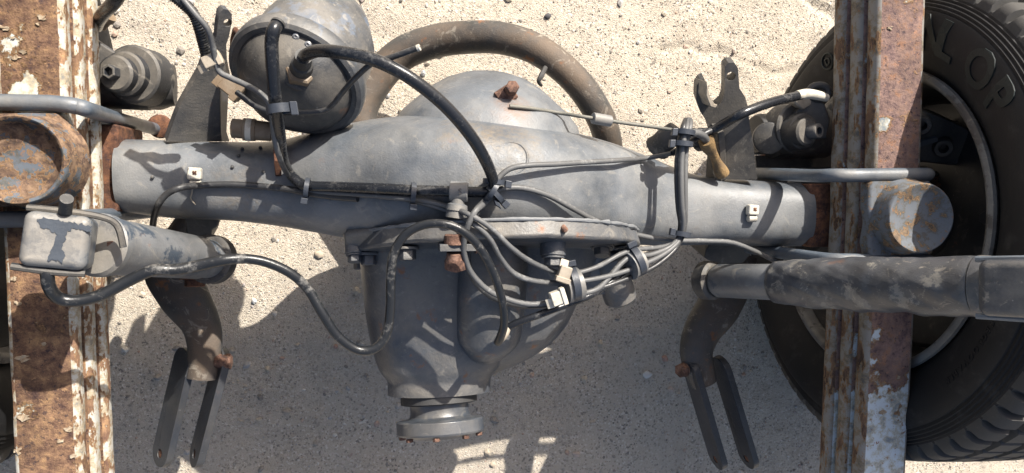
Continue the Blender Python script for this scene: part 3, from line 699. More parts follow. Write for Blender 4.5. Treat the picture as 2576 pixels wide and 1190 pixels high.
# clip with a chain scrap under the arch
obj('hanging_clip', hose([(1372, 170, .30), (1362, 190, .31), (1355, 205, .31), (1362, 215, .3)], [.0035, .005, .003, .0025], 8, 5, wob=.5), M_BLACK, stab)
def link(p0, p1, z0, z1, wdir, wid, lab):
    a, b = P(p0[0], p0[1], z0), P(p1[0], p1[1], z1); d = (b - a).normalized(); L = (b - a).length
    wv = Vector(wdir); wv = (wv - d * wv.dot(d)).normalized(); n = d.cross(wv).normalized()
    if n.dot(CAM - a) < 0: n = -n
    t = thing('stabilizer_link', lab, 'link', (a.x, a.y, min(z0, z1) - .03), 'flat links on the stabilizer arms')
    def stad(w_, s0, s1):
        o = []
        for j in range(13):
            an = math.pi / 2 + math.pi * j / 12; o.append(a + d * (s0 + w_ / 2 + math.cos(an) * w_ / 2) + wv * math.sin(an) * w_ / 2)
        for j in range(13):
            an = -math.pi / 2 + math.pi * j / 12; o.append(a + d * (s1 - w_ / 2 + math.cos(an) * w_ / 2) + wv * math.sin(an) * w_ / 2)
        return o
    hc = [a + d * (L - wid * .42)]
    hole = [hc[0] + (d * math.cos(k * math.pi / 8) + wv * math.sin(k * math.pi / 8)) * .0075 for k in range(16)]
    obj('plate', slab_w(stad(wid, 0, L), [hole], .012, n), M_LINK, t, bevel=.0025)
    obj('bush', lathe(hc[0] - n * .010, n, [(0, .0095), (.002, .0105), (.0075, .0105), (.0085, .006)], 24), M_SEAT, t)
    return t, a, d, wv, n
W_ = .050
link((462, 876), (394, 1172), .235, .22, (.62, -.1, .78), W_, 'leftmost flat link plate, its lower end lit by the sun')
tl = link((556, 878), (480, 1172), .24, .22, (.42, -.1, .9), W_, 'flat link plate right of the left stabilizer arm, with rusty bolt')
obj('link_bolt', join(cyl(P(545, 908, .245), P(577, 910, .25), .0115, 20), hexbolt(P(562, 910, .247), V(1, 0, .1), .013, .012, 1.0)), M_RUST, tl[0], bevel=.001)
tr = link((1724, 906), (1806, 1180), .245, .22, (.08, -.05, 1), W_, 'flat link plate left of the right stabilizer arm, with rusty bolt head')
obj('link_bolt', hexbolt(P(1722, 930, .245), V(-1, 0, .5), .013, .014, 1.0), M_RUST, tr[0], bevel=.001)
link((1800, 900), (1884, 1178), .235, .22, (.12, -.05, 1), W_, 'rightmost flat link plate hanging beside the big tyre')

# ------------------------------------------------------------------ brake chamber
ch = thing('brake_chamber', 'dusty grey round brake air chamber behind the axle, hose fitting on its face', 'brake chamber', P(760, 200, .38))
F_ = P(733, 222, .500); cax = V(.30, .66, -.62).normalized()
obj('front_bowl', lathe(F_, cax, [(-.030, .0), (-.030, .028), (-.027, .040), (-.018, .056), (-.004, .068), (.012, .074), (.03, .076)], 72), M_DARK, ch, block=True, angle=50)
obj('clamp_band', lathe(F_, cax, [(.012, .0765), (.010, .081), (.013, .086), (.021, .088), (.032, .087), (.036, .083), (.036, .078)], 72), M_CHAM, ch, block=True, angle=40)
obj('rear_bowl', lathe(F_, cax, [(.03, .078), (.045, .0785), (.085, .077), (.108, .0735), (.118, .069), (.121, .0615), (.140, .059), (.156, .051), (.165, .036), (.169, .018), (.170, 0)], 72), M_CHAM, ch, block=True, angle=40)
for px, py in ((745, 92), (775, 112)):
    q = drape(px, py, .0); obj('band_rivet', lathe(q, V(-.1, -.2, 1), [(-.002, .0045), (.002, .004), (.003, .002), (.0015, .001)], 14), M_STEEL, ch)
pax = (P(762, 150, .575) - P(752, 206, .520)).normalized(); pb0 = P(752, 208, .512)
obj('port_boss', lathe(pb0, pax, [(-.015, .030), (.004, .027), (.016, .0235), (.026, .0225), (.028, .019)], 40), M_DARK, ch, block=True)
obj('port_nut', lathe(pb0 + pax * .026, pax, [(0, .0195), (.002, .0205), (.012, .0205), (.014, .0175)], 6, a0=.3), M_BRASS, ch, bevel=.001)
obj('port_ferrule', lathe(pb0 + pax * .040, pax, [(0, .014), (.010, .0125), (.012, .0105), (.03, .010)], 24), M_BLACK, ch)
HP0 = pb0 + pax * .05
obj('mount_stud', sweep([P(822, 20, .42), P(828, 8, .44)], .0065, 16), M_SEAT, ch)
obj('mount_tab', slab([(852, 32), (868, 8), (896, 16), (886, 40), (880, 56), (862, 44)], plane3((852, 32, .41), (868, 8, .41), (896, 16, .40)), .006, [(876, 22, .0055)]), M_CHAM, ch, bevel=.001)

# ------------------------------------------------------------------ brake actuators beside the springs
la = thing('brake_actuator', 'dark round-bodied brake actuator with socket bolt beside the left spring', 'brake actuator', P(320, 200, .30), 'brake actuators')
def discs(t, L, mat, ax=(0.02, 0, 1)):
    for nm, px, py, z0, z1, r in L:
        b = P(px, py, z1); o = b - Vector(ax).normalized() * (z1 - z0); h = z1 - z0
        obj(nm, lathe(o, ax, [(0, r), (h - min(.003, h * .3), r), (h, r - min(.003, h * .3))], 48), mat, t, angle=40, block=True)
obj('cylinder_body', lathe(P(235, 205, .37), P(424, 214, .36) - P(235, 205, .37), [(0, .03), (.01, .036), (.068, .036), (.07, .033), (.09, .031), (.101, .028), (.103, .0)], 48), M_DARK, la, block=True)
obj('base_block', slab([(236, 180), (300, 150), (380, 170), (412, 215), (404, 262), (380, 268), (236, 264)], (V(0, 0, .37), V(0, 0, 1)), .05), M_DARK, la, bevel=.008)
discs(la, [('large_disc', 330, 186, .37, .410, .0385), ('middle_disc', 307, 184, .405, .424, .029), ('small_disc', 287, 184, .42, .438, .0235)], M_DARK, (-.25, 0, 1))
obj('socket_bolt', lathe(P(288, 184, .436), V(-.3, 0, 1), [(0, .0105), (.012, .0095), (.013, .0085), (.013, .006), (.004, .0055), (.004, 0)], 6), M_DARK, la, bevel=.0006)
obj('lever_arm', slab([(225, 88), (242, 100), (268, 118), (298, 136), (330, 152), (338, 190), (300, 222), (240, 210)], plane3((230, 90, .40), (338, 190, .412), (240, 210, .40)), .012), M_BRKT, la, bevel=.003)
obj('hose_stub', lathe(P(246, 62, .41), V(.6, .6, .3), [(0, .011), (.012, .011), (.013, .013), (.02, .013)], 16), M_BRASS, la)
ra = thing('brake_actuator', 'dark brake actuator with hollow bolt between the fork bracket and right spring', 'brake actuator', P(2000, 340, .30), 'brake actuators')
obj('cylinder_body', lathe(P(1898, 338, .36), P(2100, 335, .35) - P(1898, 338, .36), [(0, .0), (.001, .03), (.006, .033), (.03, .034), (.034, .039), (.06, .041), (.13, .042)], 48), M_DARK, ra, block=True)
obj('end_disc', lathe(P(1935, 348, .395), V(-.5, -.15, 1), [(-.01, .026), (.002, .025), (.004, .022), (.0045, .0)], 40), M_DARK, ra)
discs(ra, [('large_disc', 2005, 322, .37, .402, .04), ('middle_disc', 2025, 330, .40, .425, .029), ('small_disc', 2033, 331, .42, .440, .022)], M_DARK, (.22, 0, 1))
obj('hollow_bolt', lathe(P(2036, 331, .436), V(.35, 0, 1), [(0, .0125), (.016, .0115), (.018, .010), (.018, .006), (.004, .0055), (.004, 0)], 24), M_BRKT, ra)
obj('lever_arm', slab([(1996, 292), (2020, 262), (2044, 250), (2075, 262), (2090, 300), (2080, 350), (2050, 352)], plane3((1996, 292, .412), (2044, 250, .43), (2080, 350, .415)), .014), M_BRKT, ra, bevel=.003)
obj('upper_knuckle', slab([(1998, 248), (2020, 232), (2052, 240), (2046, 262), (2020, 278), (2000, 262)], plane3((1998, 248, .43), (2052, 240, .43), (2020, 278, .425)), .02), M_BEIGE, ra, bevel=.004)
obj('eye_ring', sweep([P(2060, 232, .43) + V(math.cos(k * .3927) * .014, math.sin(k * .3927) * .011, .004 * math.cos(k * .39)) for k in range(17)], .006, 10), M_BLACK, ra)
obj('dust_shield', slab([(1900, 392), (2090, 380), (2095, 420), (1905, 425)], (V(0, 0, .33), V(0, 0, 1)), .01), M_DARK, ra)

# ------------------------------------------------------------------ wheels
def wheel(side):
    C_ = V(.82, -.055, .384) if side > 0 else V(-.434, .020, .384)
    ax = AX if side > 0 else -AX
    lab = 'black truck tyre on a dirty steel rim, standing behind the right spring' if side > 0 else 'black truck tyre barely visible at the left edge behind the left spring'
    t = thing('wheel', lab, 'wheel', (C_.x, C_.y, 0), 'truck wheels on the axle')
    u, v, d = frame(ax)     # u, v span the wheel plane
    if v.z < 0: u, v = -u, -v
    N = 560
    side_prof = [(.022, .243), (.012, .250), (.004, .262), (-.006, .280), (-.013, .300), (-.0165, .318), (-.0155, .333), (-.0130, .3385), (-.0105, .3395), (-.0112, .3440), (-.0085, .3450), (-.0088, .3490), (-.0058, .3500), (-.0060, .3540), (-.0030, .3550), (-.0030, .3585), (-.0008, .3592)]
    tread = [(.0, .362), (.002, .372), (.008, .380), (.016, .3835), (.036, .385), (.040, .3765), (.047, .3765), (.051, .3858), (.085, .3862), (.089, .377), (.096, .377), (.100, .3865)]
    W = .232
    half = side_prof + tread
    prof = half + [(W - a_, r_) for a_, r_ in reversed(half)]
    vs, fs = [], []
    m = len(prof)
    for i, (a_, r_) in enumerate(prof):
        for j in range(N):
            an = 2 * math.pi * j / N; rr = r_; aa = a_
            ia = min(a_, W - a_)
            if r_ > .371:
                ph = (j + (2 if ia > .04 else 0)) % 8
                if ia < .037 and ph in (0, 1): rr = r_ - (.013 if r_ > .379 else .007)
                elif ia >= .05 and ph == 3 : rr = r_ - .006
            vs.append(C_ + d * aa + (u * math.cos(an) + v * math.sin(an)) * rr)
    for i in range(m - 1):
        for j in range(N): fs.append([i * N + j, i * N + (j + 1) % N, (i + 1) * N + (j + 1) % N, (i + 1) * N + j])
    tyre = obj('tyre', (vs, fs), M_TYRE, t, angle=40)
    tyre.data.materials.append(M_TREAD)
    base = root_loc(t)
    for p in tyre.data.polygons:
        q = p.center + base - C_; q = q - d * q.dot(d)
        if q.length > .364: p.material_index = 1
    vs2 = [Vector(q) + d * .285 for q in vs]
    outer = obj('tyre', (vs2, fs), M_TYRE, t, angle=40, label='outer tyre of the dual pair')
    outer.data.materials.append(M_TREAD)
    for p, q in zip(outer.data.polygons, tyre.data.polygons): p.material_index = q.material_index
    def surf(r_):
        for k in range(len(side_prof) - 1):
            (a0, r0), (a1, r1) = side_prof[k], side_prof[k + 1]
            if r0 <= r_ <= r1: return a0 + (a1 - a0) * (r_ - r0) / (r1 - r0)
        return 0
    def polar(r_, an, off): return C_ + d * (surf(r_) - off) + (u * math.cos(an) + v * math.sin(an)) * r_
    if side > 0:
        def text_on(s, size, rb, a_start, mat, name, sgnv, ext=.0022, spacing=1.0, weight=.0):
            an = a_start
            for chh in s:
                cu = bpy.data.curves.new('t', 'FONT'); cu.body = chh; cu.size = size; cu.offset = weight; cu.resolution_u = 4
                to = bpy.data.objects.new('t', cu); COL.objects.link(to); dg = bpy.context.evaluated_depsgraph_get(); me = bpy.data.meshes.new_from_object(to.evaluated_get(dg))
                bm = bmesh.new(); bm.from_mesh(me)
                bmesh.ops.remove_doubles(bm, verts=bm.verts, dist=1e-5)
                ex = bmesh.ops.subdivide_edges(bm, edges=bm.edges, cuts=2)
                bmesh.ops.triangulate(bm, faces=bm.faces)
                ws = [v_.co.x for v_ in bm.verts] or [0]; x0, x1 = min(ws), max(ws)
                top = [v_.co.copy() for v_ in bm.verts]; tf = [[q.index for q in f.verts] for f in bm.faces]; be = [(e.verts[0].index, e.verts[1].index) for e in bm.edges if len(e.link_faces) == 1]
                bm.free(); nV = len(top); vv = []
                for off in (ext, -.001):
                    for co in top:
                        vv.append(polar(rb + co.y, an + sgnv * (co.x - x0) / (rb + size * .35), off))
                ff = tf + [[a_, b_, b_ + nV, a_ + nV] for a_, b_ in be]
                obj(name, (vv, ff), mat, tyre, smooth=False)
                bpy.data.objects.remove(to); bpy.data.curves.remove(cu); bpy.data.meshes.remove(me)
                an += sgnv * ((x1 - x0) + size * .12 * spacing) / (rb + size * .35)
        # find angles from where the letters stand in the photograph
        def ang(px, py):
            q = PP(px, py, (C_ - d * .012, d)) - C_; return math.atan2(q.dot(v), q.dot(u))
        aN, aP = ang(2345, 130), ang(2545, 300)
        s_ = 1 if ((aP - aN + math.pi) % (2 * math.pi) - math.pi) > 0 else -1
        span = abs((aP - aN + math.pi) % (2 * math.pi) - math.pi)
        la_ = {'N': ang(2345, 92), 'L': ang(2394, 116), 'O': ang(2460, 172), 'P': ang(2522, 257)}
        st_ = (ang(2460, 172) - la_['N']) / 2; la_['U'] = la_['N'] - st_ * 1.05; la_['D'] = la_['N'] - st_ * 2.1
        for chh in 'DUNLOP': text_on(chh, .072, .284, la_[chh] - s_ * .075, M_LETT, 'letter', s_, .0019, 1, .0018)
        text_on('RADIAL', .016, .300, ang(2500, 640), M_TYRE, 'small_letter', s_, .0012, 2.0, .0004)
        text_on('REGROOVABLE', .013, .300, ang(2488, 800), M_TYRE, 'small_letter', s_, .0012, 2.0, .0003)
        rc = ang(2090, 178)
        ringp = [polar(.306 + .014 * math.sin(k * math.pi / 12), rc + .014 * math.cos(k * math.pi / 12) / .306, .001) for k in range(25)]
        obj('emblem_ring', sweep(ringp, .0018, 6), M_LETT, tyre)
        text_on('D', .019, .299, rc - s_ * .02, M_LETT, 'emblem_letter', s_, .002, 1, .0004)
    # rim
    rv_, rf_ = lathe(C_, ax, [(.018, .2325), (.006, .2365), (.001, .2395), (-.001, .245), (.001, .251), (.006, .252), (.012, .246), (.03, .240)], 96)
    rim = obj('rim', (rv_, rf_[:-2]), M_RIM, t, angle=40)
    rv_, rf_ = lathe(C_, ax, [(.019, .2322), (.05, .224), (.50, .220)], 96)
    obj('rim_barrel', (rv_, rf_[:-2]), M_INNER, t)
    obj('drum', lathe(C_, ax, [(.12, .0), (.118, .10), (.11, .18), (.114, .202), (.125, .21), (.20, .21), (.20, .1)], 72), M_INNER, t)
    for k in range(6):
        a_ = k * math.pi / 3 + .4
        obj('drum_bolt', hexbolt(C_ + d * .117 + (u * math.cos(a_) + v * math.sin(a_)) * .13, -ax, .011, .012, 1.3), M_INNER, t)
    if side > 0:
        cb = thing('brake_carrier', 'dark cast brake carrier with two hollow bosses inside the right wheel', 'brake carrier', P(2370, 370, .33))
        pp = plane3((2310, 300, .47), (2450, 340, .46), (2380, 440, .43))
        obj('casting', slab([(2285, 300), (2330, 280), (2385, 300), (2440, 325), (2470, 370), (2470, 410), (2400, 420), (2290, 408)], pp, .045), M_BRKT, cb, bevel=.008, seg=3)
        for px, py in ((2318, 310), (2372, 366)):
            b_ = PP(px, py, pp); obj('hollow_boss', lathe(b_ - pp[1] * .005, pp[1] + V(-.5, 0, 0), [(0, .016), (.018, .015), (.021, .013), (.021, .0075), (.006, .007), (.006, 0)], 32), M_DARK, cb)
        obj('rib', slab([(2295, 362), (2360, 345), (2362, 356), (2296, 376)], (pp[0] + pp[1] * .006, pp[1]), .012), M_UBOLT, cb, bevel=.002)
        pp2 = plane3((2330, 440, .40), (2440, 440, .40), (2380, 520, .38))
        obj('lower_casting', slab([(2300, 438), (2420, 432), (2460, 470), (2440, 500), (2380, 505), (2300, 490)], pp2, .04), M_INNER, cb, bevel=.006)
        obj('bolt', hexbolt(PP(2362, 470, pp2), pp2[1], .014, .012, 1.6), M_SEAT, cb)
        # axle end tube reaching into the drum
    e0 = C_ - d * .10; obj('axle_end', cyl(e0, C_ + d * .12, .055, 40), M_INNER, t)
wheel(1); wheel(-1)

# ------------------------------------------------------------------ hoses, cables, fittings
def line(name, L, r, mat, lab, cat, group=None, n=12, k=8, **kw):
    return obj(name, hose(L, r, n, k, **kw), mat, label=lab, cat=cat, group=group)
HG = 'air hoses and cables on the axle'
h1 = thing('air_hose', 'thick black hose with open bent end, left of the chamber fitting, running along the axle', 'hose', P(770, 465, .48), HG)
h1p = [(697, 62, .645), (688, 78, .65), (683, 110, .645), (686, 180, .635), (693, 260, .615), (702, 330, .58), (709, 385, .55), (722, 425, 'd', .014), (745, 453, 'd', .012), (775, 467, 'd', .012), (850, 470, 'd', .0105), (950, 474, 'd', .0105), (1050, 479, 'd', .0105), (1120, 481, 'd', .012), (1180, 483, 'd', .012), (1236, 483, 'd', .012)]
obj('tube', hose(h1p, [.0073] * 6 + [.0066] * 10, 16, 8), M_HOSE, h1)
e_ = P(697, 62, .645); obj('open_end', lathe(P(699, 60, .6455), P(697, 62, .645) - P(690, 74, .65), [(-.002, .0078), (.001, .0077), (.0015, .005), (-.004, .0046), (-.004, 0)], 20), M_BLACK, h1)
line('air_hose', [HP0, HP0 + pax * .018, P(775, 136, .605), (800, 128, .625), (850, 131, .65), (930, 147, .665), (1010, 183, .67), (1080, 232, .665), (1140, 288, .655), (1190, 350, .64), (1222, 405, .62), (1238, 445, .60), (1243, 468, .592)], [.0068, .0070] + [.0072] * 9 + [.0068, .006], M_HOSE, 'thick black hose arching from the chamber fitting to the middle of the axle', 'hose', HG, 16)
line('air_hose', [(118, 662, .655), (119, 690, .66), (124, 722, .655), (145, 748, .645), (185, 757, .64), (250, 744, .635), (320, 708, .63), (385, 680, .63), (440, 679, .625), (500, 668, .62), (560, 655, .62), (615, 651, .615), (670, 660, .61), (730, 687, .605), (775, 728, .60), (812, 790, .60), (850, 846, .595), (900, 880, .59), (945, 876, .59), (973, 838, .59), (982, 770, .595), (983, 700, .60), (990, 640, .605), (1018, 592, .61), (1062, 567, .615), (1115, 563, .62), (1165, 582, .62), (1208, 625, .615), (1242, 690, .605), (1264, 760, .59), (1268, 815, .575), (1258, 850, .56), (1252, 862, .553)],
     [.0064] * 11 + [.0056] * 12 + [.0052] * 8 + [.0056, .0052], M_HOSED, 'long scuffed black hose looping from the left shock head down to the differential front', 'hose', HG, 16)
line('hose_elbow', [(1250, 862, .550), (1258, 852, .552), (1268, 840, .55), (1276, 824, .545)], [.005, .006, .0062, .0052], M_BEIGE, 'grey elbow fitting where two hoses meet on the pinion housing', 'fitting', None, 14, 5)
line('air_hose', [(1274, 826, .545), (1300, 812, .55), (1350, 794, .555), (1420, 768, .55), (1480, 745, .54), (1520, 722, .53), (1560, 690, .52), (1600, 660, .51)], .0048, M_HOSE, 'straight black hose rising right from the elbow fitting past the connectors', 'hose', HG, 14)
cpth = catmull(pts3([(425, -20, .60), (455, 5, .60), (485, 32, .59), (502, 72, .58), (512, 110, .565), (522, 150, .55)]), 26)
obj('corrugated_hose', sweep(cpth, [(.0066, .0066, .0057, .0057)[q % 4] for q in range(len(cpth))], 14), M_HOSED, label='thick ribbed hose entering at the top edge left of the bracket prong', cat='hose', group=HG, angle=80)
line('brake_hose', [(310, -30, .55), (285, 8, .53), (262, 32, .49), (248, 52, .45), (243, 66, .42)], .0078, M_HOSE, 'short black hose from the top edge to the left actuator', 'hose', HG, 14)
line('cable', [(455, -8, .605), (495, 40, .605), (520, 70, .60), (533, 105, .59), (541, 145, .58), (552, 180, .575), (580, 196, .575), (615, 212, .58), (645, 228, .59), (672, 252, .60), (684, 290, .60), (689, 340, .58), (703, 395, .56), (725, 440, 'd', .012), (765, 475, 'd', .010), (830, 485, 'd', .008), (910, 490, 'd', .008), (1000, 498, 'd', .008), (1060, 504, 'd', .009), (1120, 518, 'd', .012), (1180, 540, .60), (1235, 574, .60), (1285, 622, .595), (1330, 655, .58), (1385, 680, .56), (1430, 690, .55), (1500, 672, .54), (1560, 640, .53), (1600, 628, .52), (1660, 622, .50), (1700, 610, .49), (1713, 588, .485)],
     .0034, M_CABLE, 'long thin grey cable from the top left over the axle front to the right bundle', 'cable', HG)
line('cable', [(1020, 500, 'd', .006), (1070, 512, 'd', .007), (1130, 532, 'd', .012), (1190, 562, .595), (1232, 600, .595), (1258, 645, .585), (1288, 684, .575), (1335, 705, .565), (1400, 712, .55), (1470, 706, .545), (1540, 692, .535), (1600, 672, .525), (1660, 645, .51), (1700, 615, .50), (1716, 588, .49)], .0036, M_CABLE, 'second grey cable sagging across the differential to the upper connector', 'cable', HG)
line('cable', [(1243, 482, 'd', .012), (1275, 473, 'd', .008), (1320, 474, 'd', .008), (1380, 492, 'd', .009), (1440, 524, 'd', .012), (1500, 556, 'd', .014), (1570, 582, .49), (1640, 598, .475), (1700, 605, .47), (1770, 606, .465), (1840, 610, .46), (1895, 630, .45), (1940, 652, .42), (1965, 664, .40)], .0037, M_CABLE, 'grey cable running from the crossed ties right along the axle bottom to the shock', 'cable', HG)
line('cable', [(1242, 470, 'd', .014), (1256, 446, 'd', .014), (1285, 424, 'd', .016), (1330, 416, 'd', .018), (1400, 413, 'd', .016), (1480, 408, 'd', .016), (1560, 403, 'd', .022), (1630, 397, 'd', .032), (1690, 386, .50)], [.0034] * 9, M_CABLE, 'grey cable crossing the upper right face of the housing, casting a thin shadow', 'cable', HG)
line('cable', [(1240, 490, 'd', .016), (1218, 510, 'd', .016), (1196, 530, .60), (1180, 560, .60), (1168, 600, .59), (1168, 640, .58), (1185, 685, .57), (1225, 728, .565), (1275, 752, .56), (1330, 765, .555), (1390, 760, .55), (1450, 742, .545), (1500, 728, .54), (1530, 700, .535), (1560, 665, .53), (1590, 645, .525), (1640, 640, .51), (1690, 618, .5), (1712, 590, .492)], [.0052, .005] + [.0038] * 17, M_CABLE, 'grey cable dropping from the crossed ties and curving right to the lower connector', 'cable', HG)
line('cable', [(1205, 525, 'd', .02), (1190, 560, .585), (1178, 620, .57), (1180, 670, .56), (1200, 715, .55), (1240, 748, .545), (1300, 768, .54), (1345, 770, .54), (1400, 764, .54), (1470, 738, .535), (1540, 715, .53), (1600, 692, .52), (1650, 668, .51), (1695, 630, .5), (1718, 592, .492)], .0036, M_CABLD, 'darker cable lying just under its grey neighbour on the differential front', 'cable', HG)
# vertical bundle on the right
for dx, dz, lab, m_ in ((-7, .0, 'left strand of the vertical cable bundle tied near the right bracket', M_CABLD), (1, .006, 'middle strand of the vertical cable bundle tied near the right bracket', M_CABLE), (9, .0, 'right strand of the vertical cable bundle tied near the right bracket', M_CABLE)):
    line('bundle_cable', [(1730 + dx * .6, 302, .50), (1726 + dx, 320, .515), (1719 + dx, 350, .515 + dz), (1713 + dx * 1.2, 400, .515 + dz), (1712 + dx * 1.2, 460, .515 + dz), (1714 + dx, 520, .51 + dz), (1717 + dx * .6, 560, .50 + dz), (1713 + dx * .5, 590, .49 + dz)], .0042, m_, lab, 'cable', HG)
line('wire', [(1282, 267, 'd', .006), (1330, 272, 'd', .006), (1400, 283, 'd', .008), (1470, 294, .50), (1560, 308, .49), (1640, 319, .49), (1712, 330, .505)], .0026, M_WIRE, 'thin green-grey wire from the rusty bolt plate to the right bundle', 'wire', HG)
obj('wire_sleeve', cyl(P(1491, 297, .50), P(1536, 305, .4945), .0078, 24), M_SHOK, label='short grey sleeve around the thin wire above the housing', cat='sleeve', bevel=.001)
line('cable', [(1690, 386, .50), (1715, 372, .50), (1748, 350, .485), (1775, 335, .48), (1810, 318, .48), (1850, 292, .50), (1900, 268, .50), (1960, 248, .49), (2020, 236, .475), (2065, 238, .46)], .0045, M_CABLD, 'dark cable running from the right bundle past the fork to the actuator', 'cable', HG)
line('brake_hose', [(1755, 330, .47), (1785, 330, .475), (1820, 312, .49), (1862, 288, .51), (1910, 268, .505), (1960, 252, .49), (2015, 240, .475)], [.005, .006, .0068, .007, .007, .007, .0068], M_HOSE, 'thick black brake hose passing in front of the right fork bracket', 'hose', HG, 14)
line('hose_sleeve', [(2005, 241, .477), (2030, 236, .472), (2058, 240, .465), (2078, 246, .455)], [.0075, .0075, .007, .006], M_CLIP, 'pale sleeve on the hose end at the right actuator', 'sleeve', None, 14)
line('hose_bend', [(1716, 360, .51), (1728, 342, .505), (1748, 334, .50), (1768, 342, .49), (1778, 356, .475)], .0058, M_CABLE, 'grey hose bend hooking from the bundle into the yellow wrapped fitting', 'hose', HG)
line('taped_fitting', [(1776, 352, .478), (1784, 372, .468), (1796, 392, .458), (1806, 415, .448), (1818, 438, .44)], [.0095, .0088, .008, .0088, .010], M_YELL, 'yellow-brown taped fitting standing in front of the right fork bracket', 'fitting', None, 16, 9, wob=.45)
line('pipe', [(596, 232, .56), (618, 250, .565), (645, 268, .57), (690, 282, .575), (760, 283, .585), (815, 278, .59), (838, 262, .60), (862, 232, .615), (895, 195, .635), (938, 158, .655), (980, 146, .665), (1055, 119, .68)], .0033, M_CABLD, 'bent thin steel pipe crossing the chamber, its open end pointing up right', 'pipe', HG)
obj('pipe_tip', lathe(P(1056, 119, .6805), P(1056, 119, .6805) - P(980, 146, .665), [(-.003, .0036), (.0, .0036), (.0005, .0018), (-.006, .0016), (-.006, 0)], 16), M_CLIP, label='white cut tip of the bent pipe', cat='pipe tip')
# brass fitting beside chamber
bf = thing('pipe_fitting', 'dusty brown pipe fitting with white band between bracket and chamber', 'fitting', P(630, 325, .42))
a, b = P(582, 322, .455), P(690, 332, .455)
obj('body', lathe(a, b - a, [(0, .010), (.001, .0125), (.014, .0125), (.015, .0145), (.030, .0145), (.031, .013), (.05, .0125)], 28), M_BRASS, bf, block=True)
obj('white_band', lathe(a, b - a, [(.0185, .0148), (.0255, .0148)], 28), M_CLIP, bf)
# T fitting on hose
tf = thing('tee_fitting', 'dusty grey tee fitting joining the hose on the axle front', 'fitting', drape(1152, 510, 0), None)
a, b = drape(1132, 481, .014), drape(1178, 483, .014)
obj('sleeve', lathe(a, b - a, [(0, .0115), (.001, .0125), ((b - a).length - .001, .0125), ((b - a).length, .0115)], 28), M_SHOK, tf)
c = (a + b) / 2; e = P(1146, 548, c.z + .0)
obj('stem', lathe(c, e - c, [(0, .009), ((e - c).length * .45, .009), ((e - c).length * .5, .0125), ((e - c).length * .72, .0135), ((e - c).length * .75, .012), ((e - c).length, .013)], 24), M_SHOK, tf)
# S mark cast on sleeve
cu = bpy.data.curves.new('t', 'FONT'); cu.body = 'S'; cu.size = .010; cu.extrude = .0004; to = bpy.data.objects.new('t', cu); COL.objects.link(to)
me = bpy.data.meshes.new_from_object(to.evaluated_get(bpy.context.evaluated_depsgraph_get())); bpy.data.objects.remove(to)
obj('cast_mark', ([c + V(v.co.x - .003, v.co.y - .003, .0128 + v.co.z) for v in me.vertices], [list(p.vertices) for p in me.polygons]), M_DARK, tf, smooth=False); bpy.data.meshes.remove(me)
# rusty threaded fitting hanging below the tee
rf = thing('rusty_fitting', 'rusted bolt and bracket fitting below the tee on the differential', 'fitting', P(1146, 640, .52))
obj('nut', lathe(P(1146, 588, .575), P(1146, 614, .575) - P(1146, 588, .575), [(0, .013), (.002, .0145), (.013, .0145), (.014, .012)], 20), M_RUST, rf)
obj('washer', box(P(1150, 622, .575), V(1, 0, 0), V(0, 1, 0), V(0, 0, 1), .045, .009, .02), M_CARR, rf, bevel=.001)
obj('end', bumpy(lathe(P(1146, 632, .572), P(1147, 678, .565) - P(1146, 632, .572), [(0, .0115), (.008, .0115), (.012, .014), (.022, .014), (.024, .010)], 18), .0015, 90), M_RUST, rf)
obj('tab', slab([(1196, 580), (1206, 580), (1208, 630), (1198, 640)], (V(0, 0, .58), V(0, 0, 1)), .02), M_RUST, rf, bevel=.001)

# zip ties
def tie(px, py, z, dirpx, r, lab, wid=.006, head=(0, -1), lift=None, k=1.0):
    c = drape(px, py, lift) if lift is not None else P(px, py, z)
    ax = (P(px + dirpx[0], py + dirpx[1], c.z) - P(px, py, c.z)).normalized()
    t = thing('cable_tie', lab, 'cable tie', c - V(0, 0, r), 'cable ties on the hoses')
    obj('strap', lathe(c, ax, [(-wid / 2, r), (-wid / 2, r + .0014), (wid / 2, r + .0014), (wid / 2, r), (0, r - .001)], 28), M_TIE, t)
    u = V(0, 0, 1); s = ax.cross(u).normalized()
    hd = (P(px + head[0] * 10, py + head[1] * 10, c.z) - P(px, py, c.z)).normalized()
    hc = c + hd * (r + .004) + V(0, 0, r * .45)
    obj('head', box(hc, ax, hd, V(0, 0, 1), wid * 1.5, .008, .007), M_TIE, t, bevel=.001)
tie(702, 274, .618, (10, 60), .0125, 'cable tie binding hose and cable in front of the chamber face', .010, (1, 0))
tie(772, 474, 0, (60, 8), .0125, 'cable tie on the hose bend at the left of the axle front', head=(-.2, 1), lift=.011)
tie(1039, 487, 0, (60, 6), .0125, 'cable tie halfway along the axle front hose', head=(0, 1), lift=.011)
tie(1243, 457, 0, (-6, 60), .0125, 'uppermost of the three crossed cable ties at mid axle', head=(1, .2), lift=.016)
tie(1238, 478, 0, (60, 40), .0135, 'middle of the three crossed cable ties at mid axle', head=(.3, 1), lift=.016)
tie(1246, 490, 0, (-50, 50), .0125, 'lowest of the three crossed cable ties at mid axle', head=(.8, .8), lift=.016)
tie(1722, 333, .515, (-8, 60), .0135, 'upper cable tie around the vertical bundle by the fork', .007, (-1, 0))
tie(1716, 362, .518, (-6, 60), .0135, 'second cable tie around the vertical bundle by the fork', .007, (-1, 0))
tie(1714, 588, .492, (-10, 60), .0125, 'black cable tie at the foot of the vertical bundle', .007, (-1, -.2))
tie(1600, 655, .52, (60, -28), .021, 'wide cable tie around the looped cables at lower right of differential', .009, (-.4, -1))
tie(1440, 712, .547, (60, -14), .0235, 'cable tie around the beige connectors on the differential', .009, (-.2, -1))
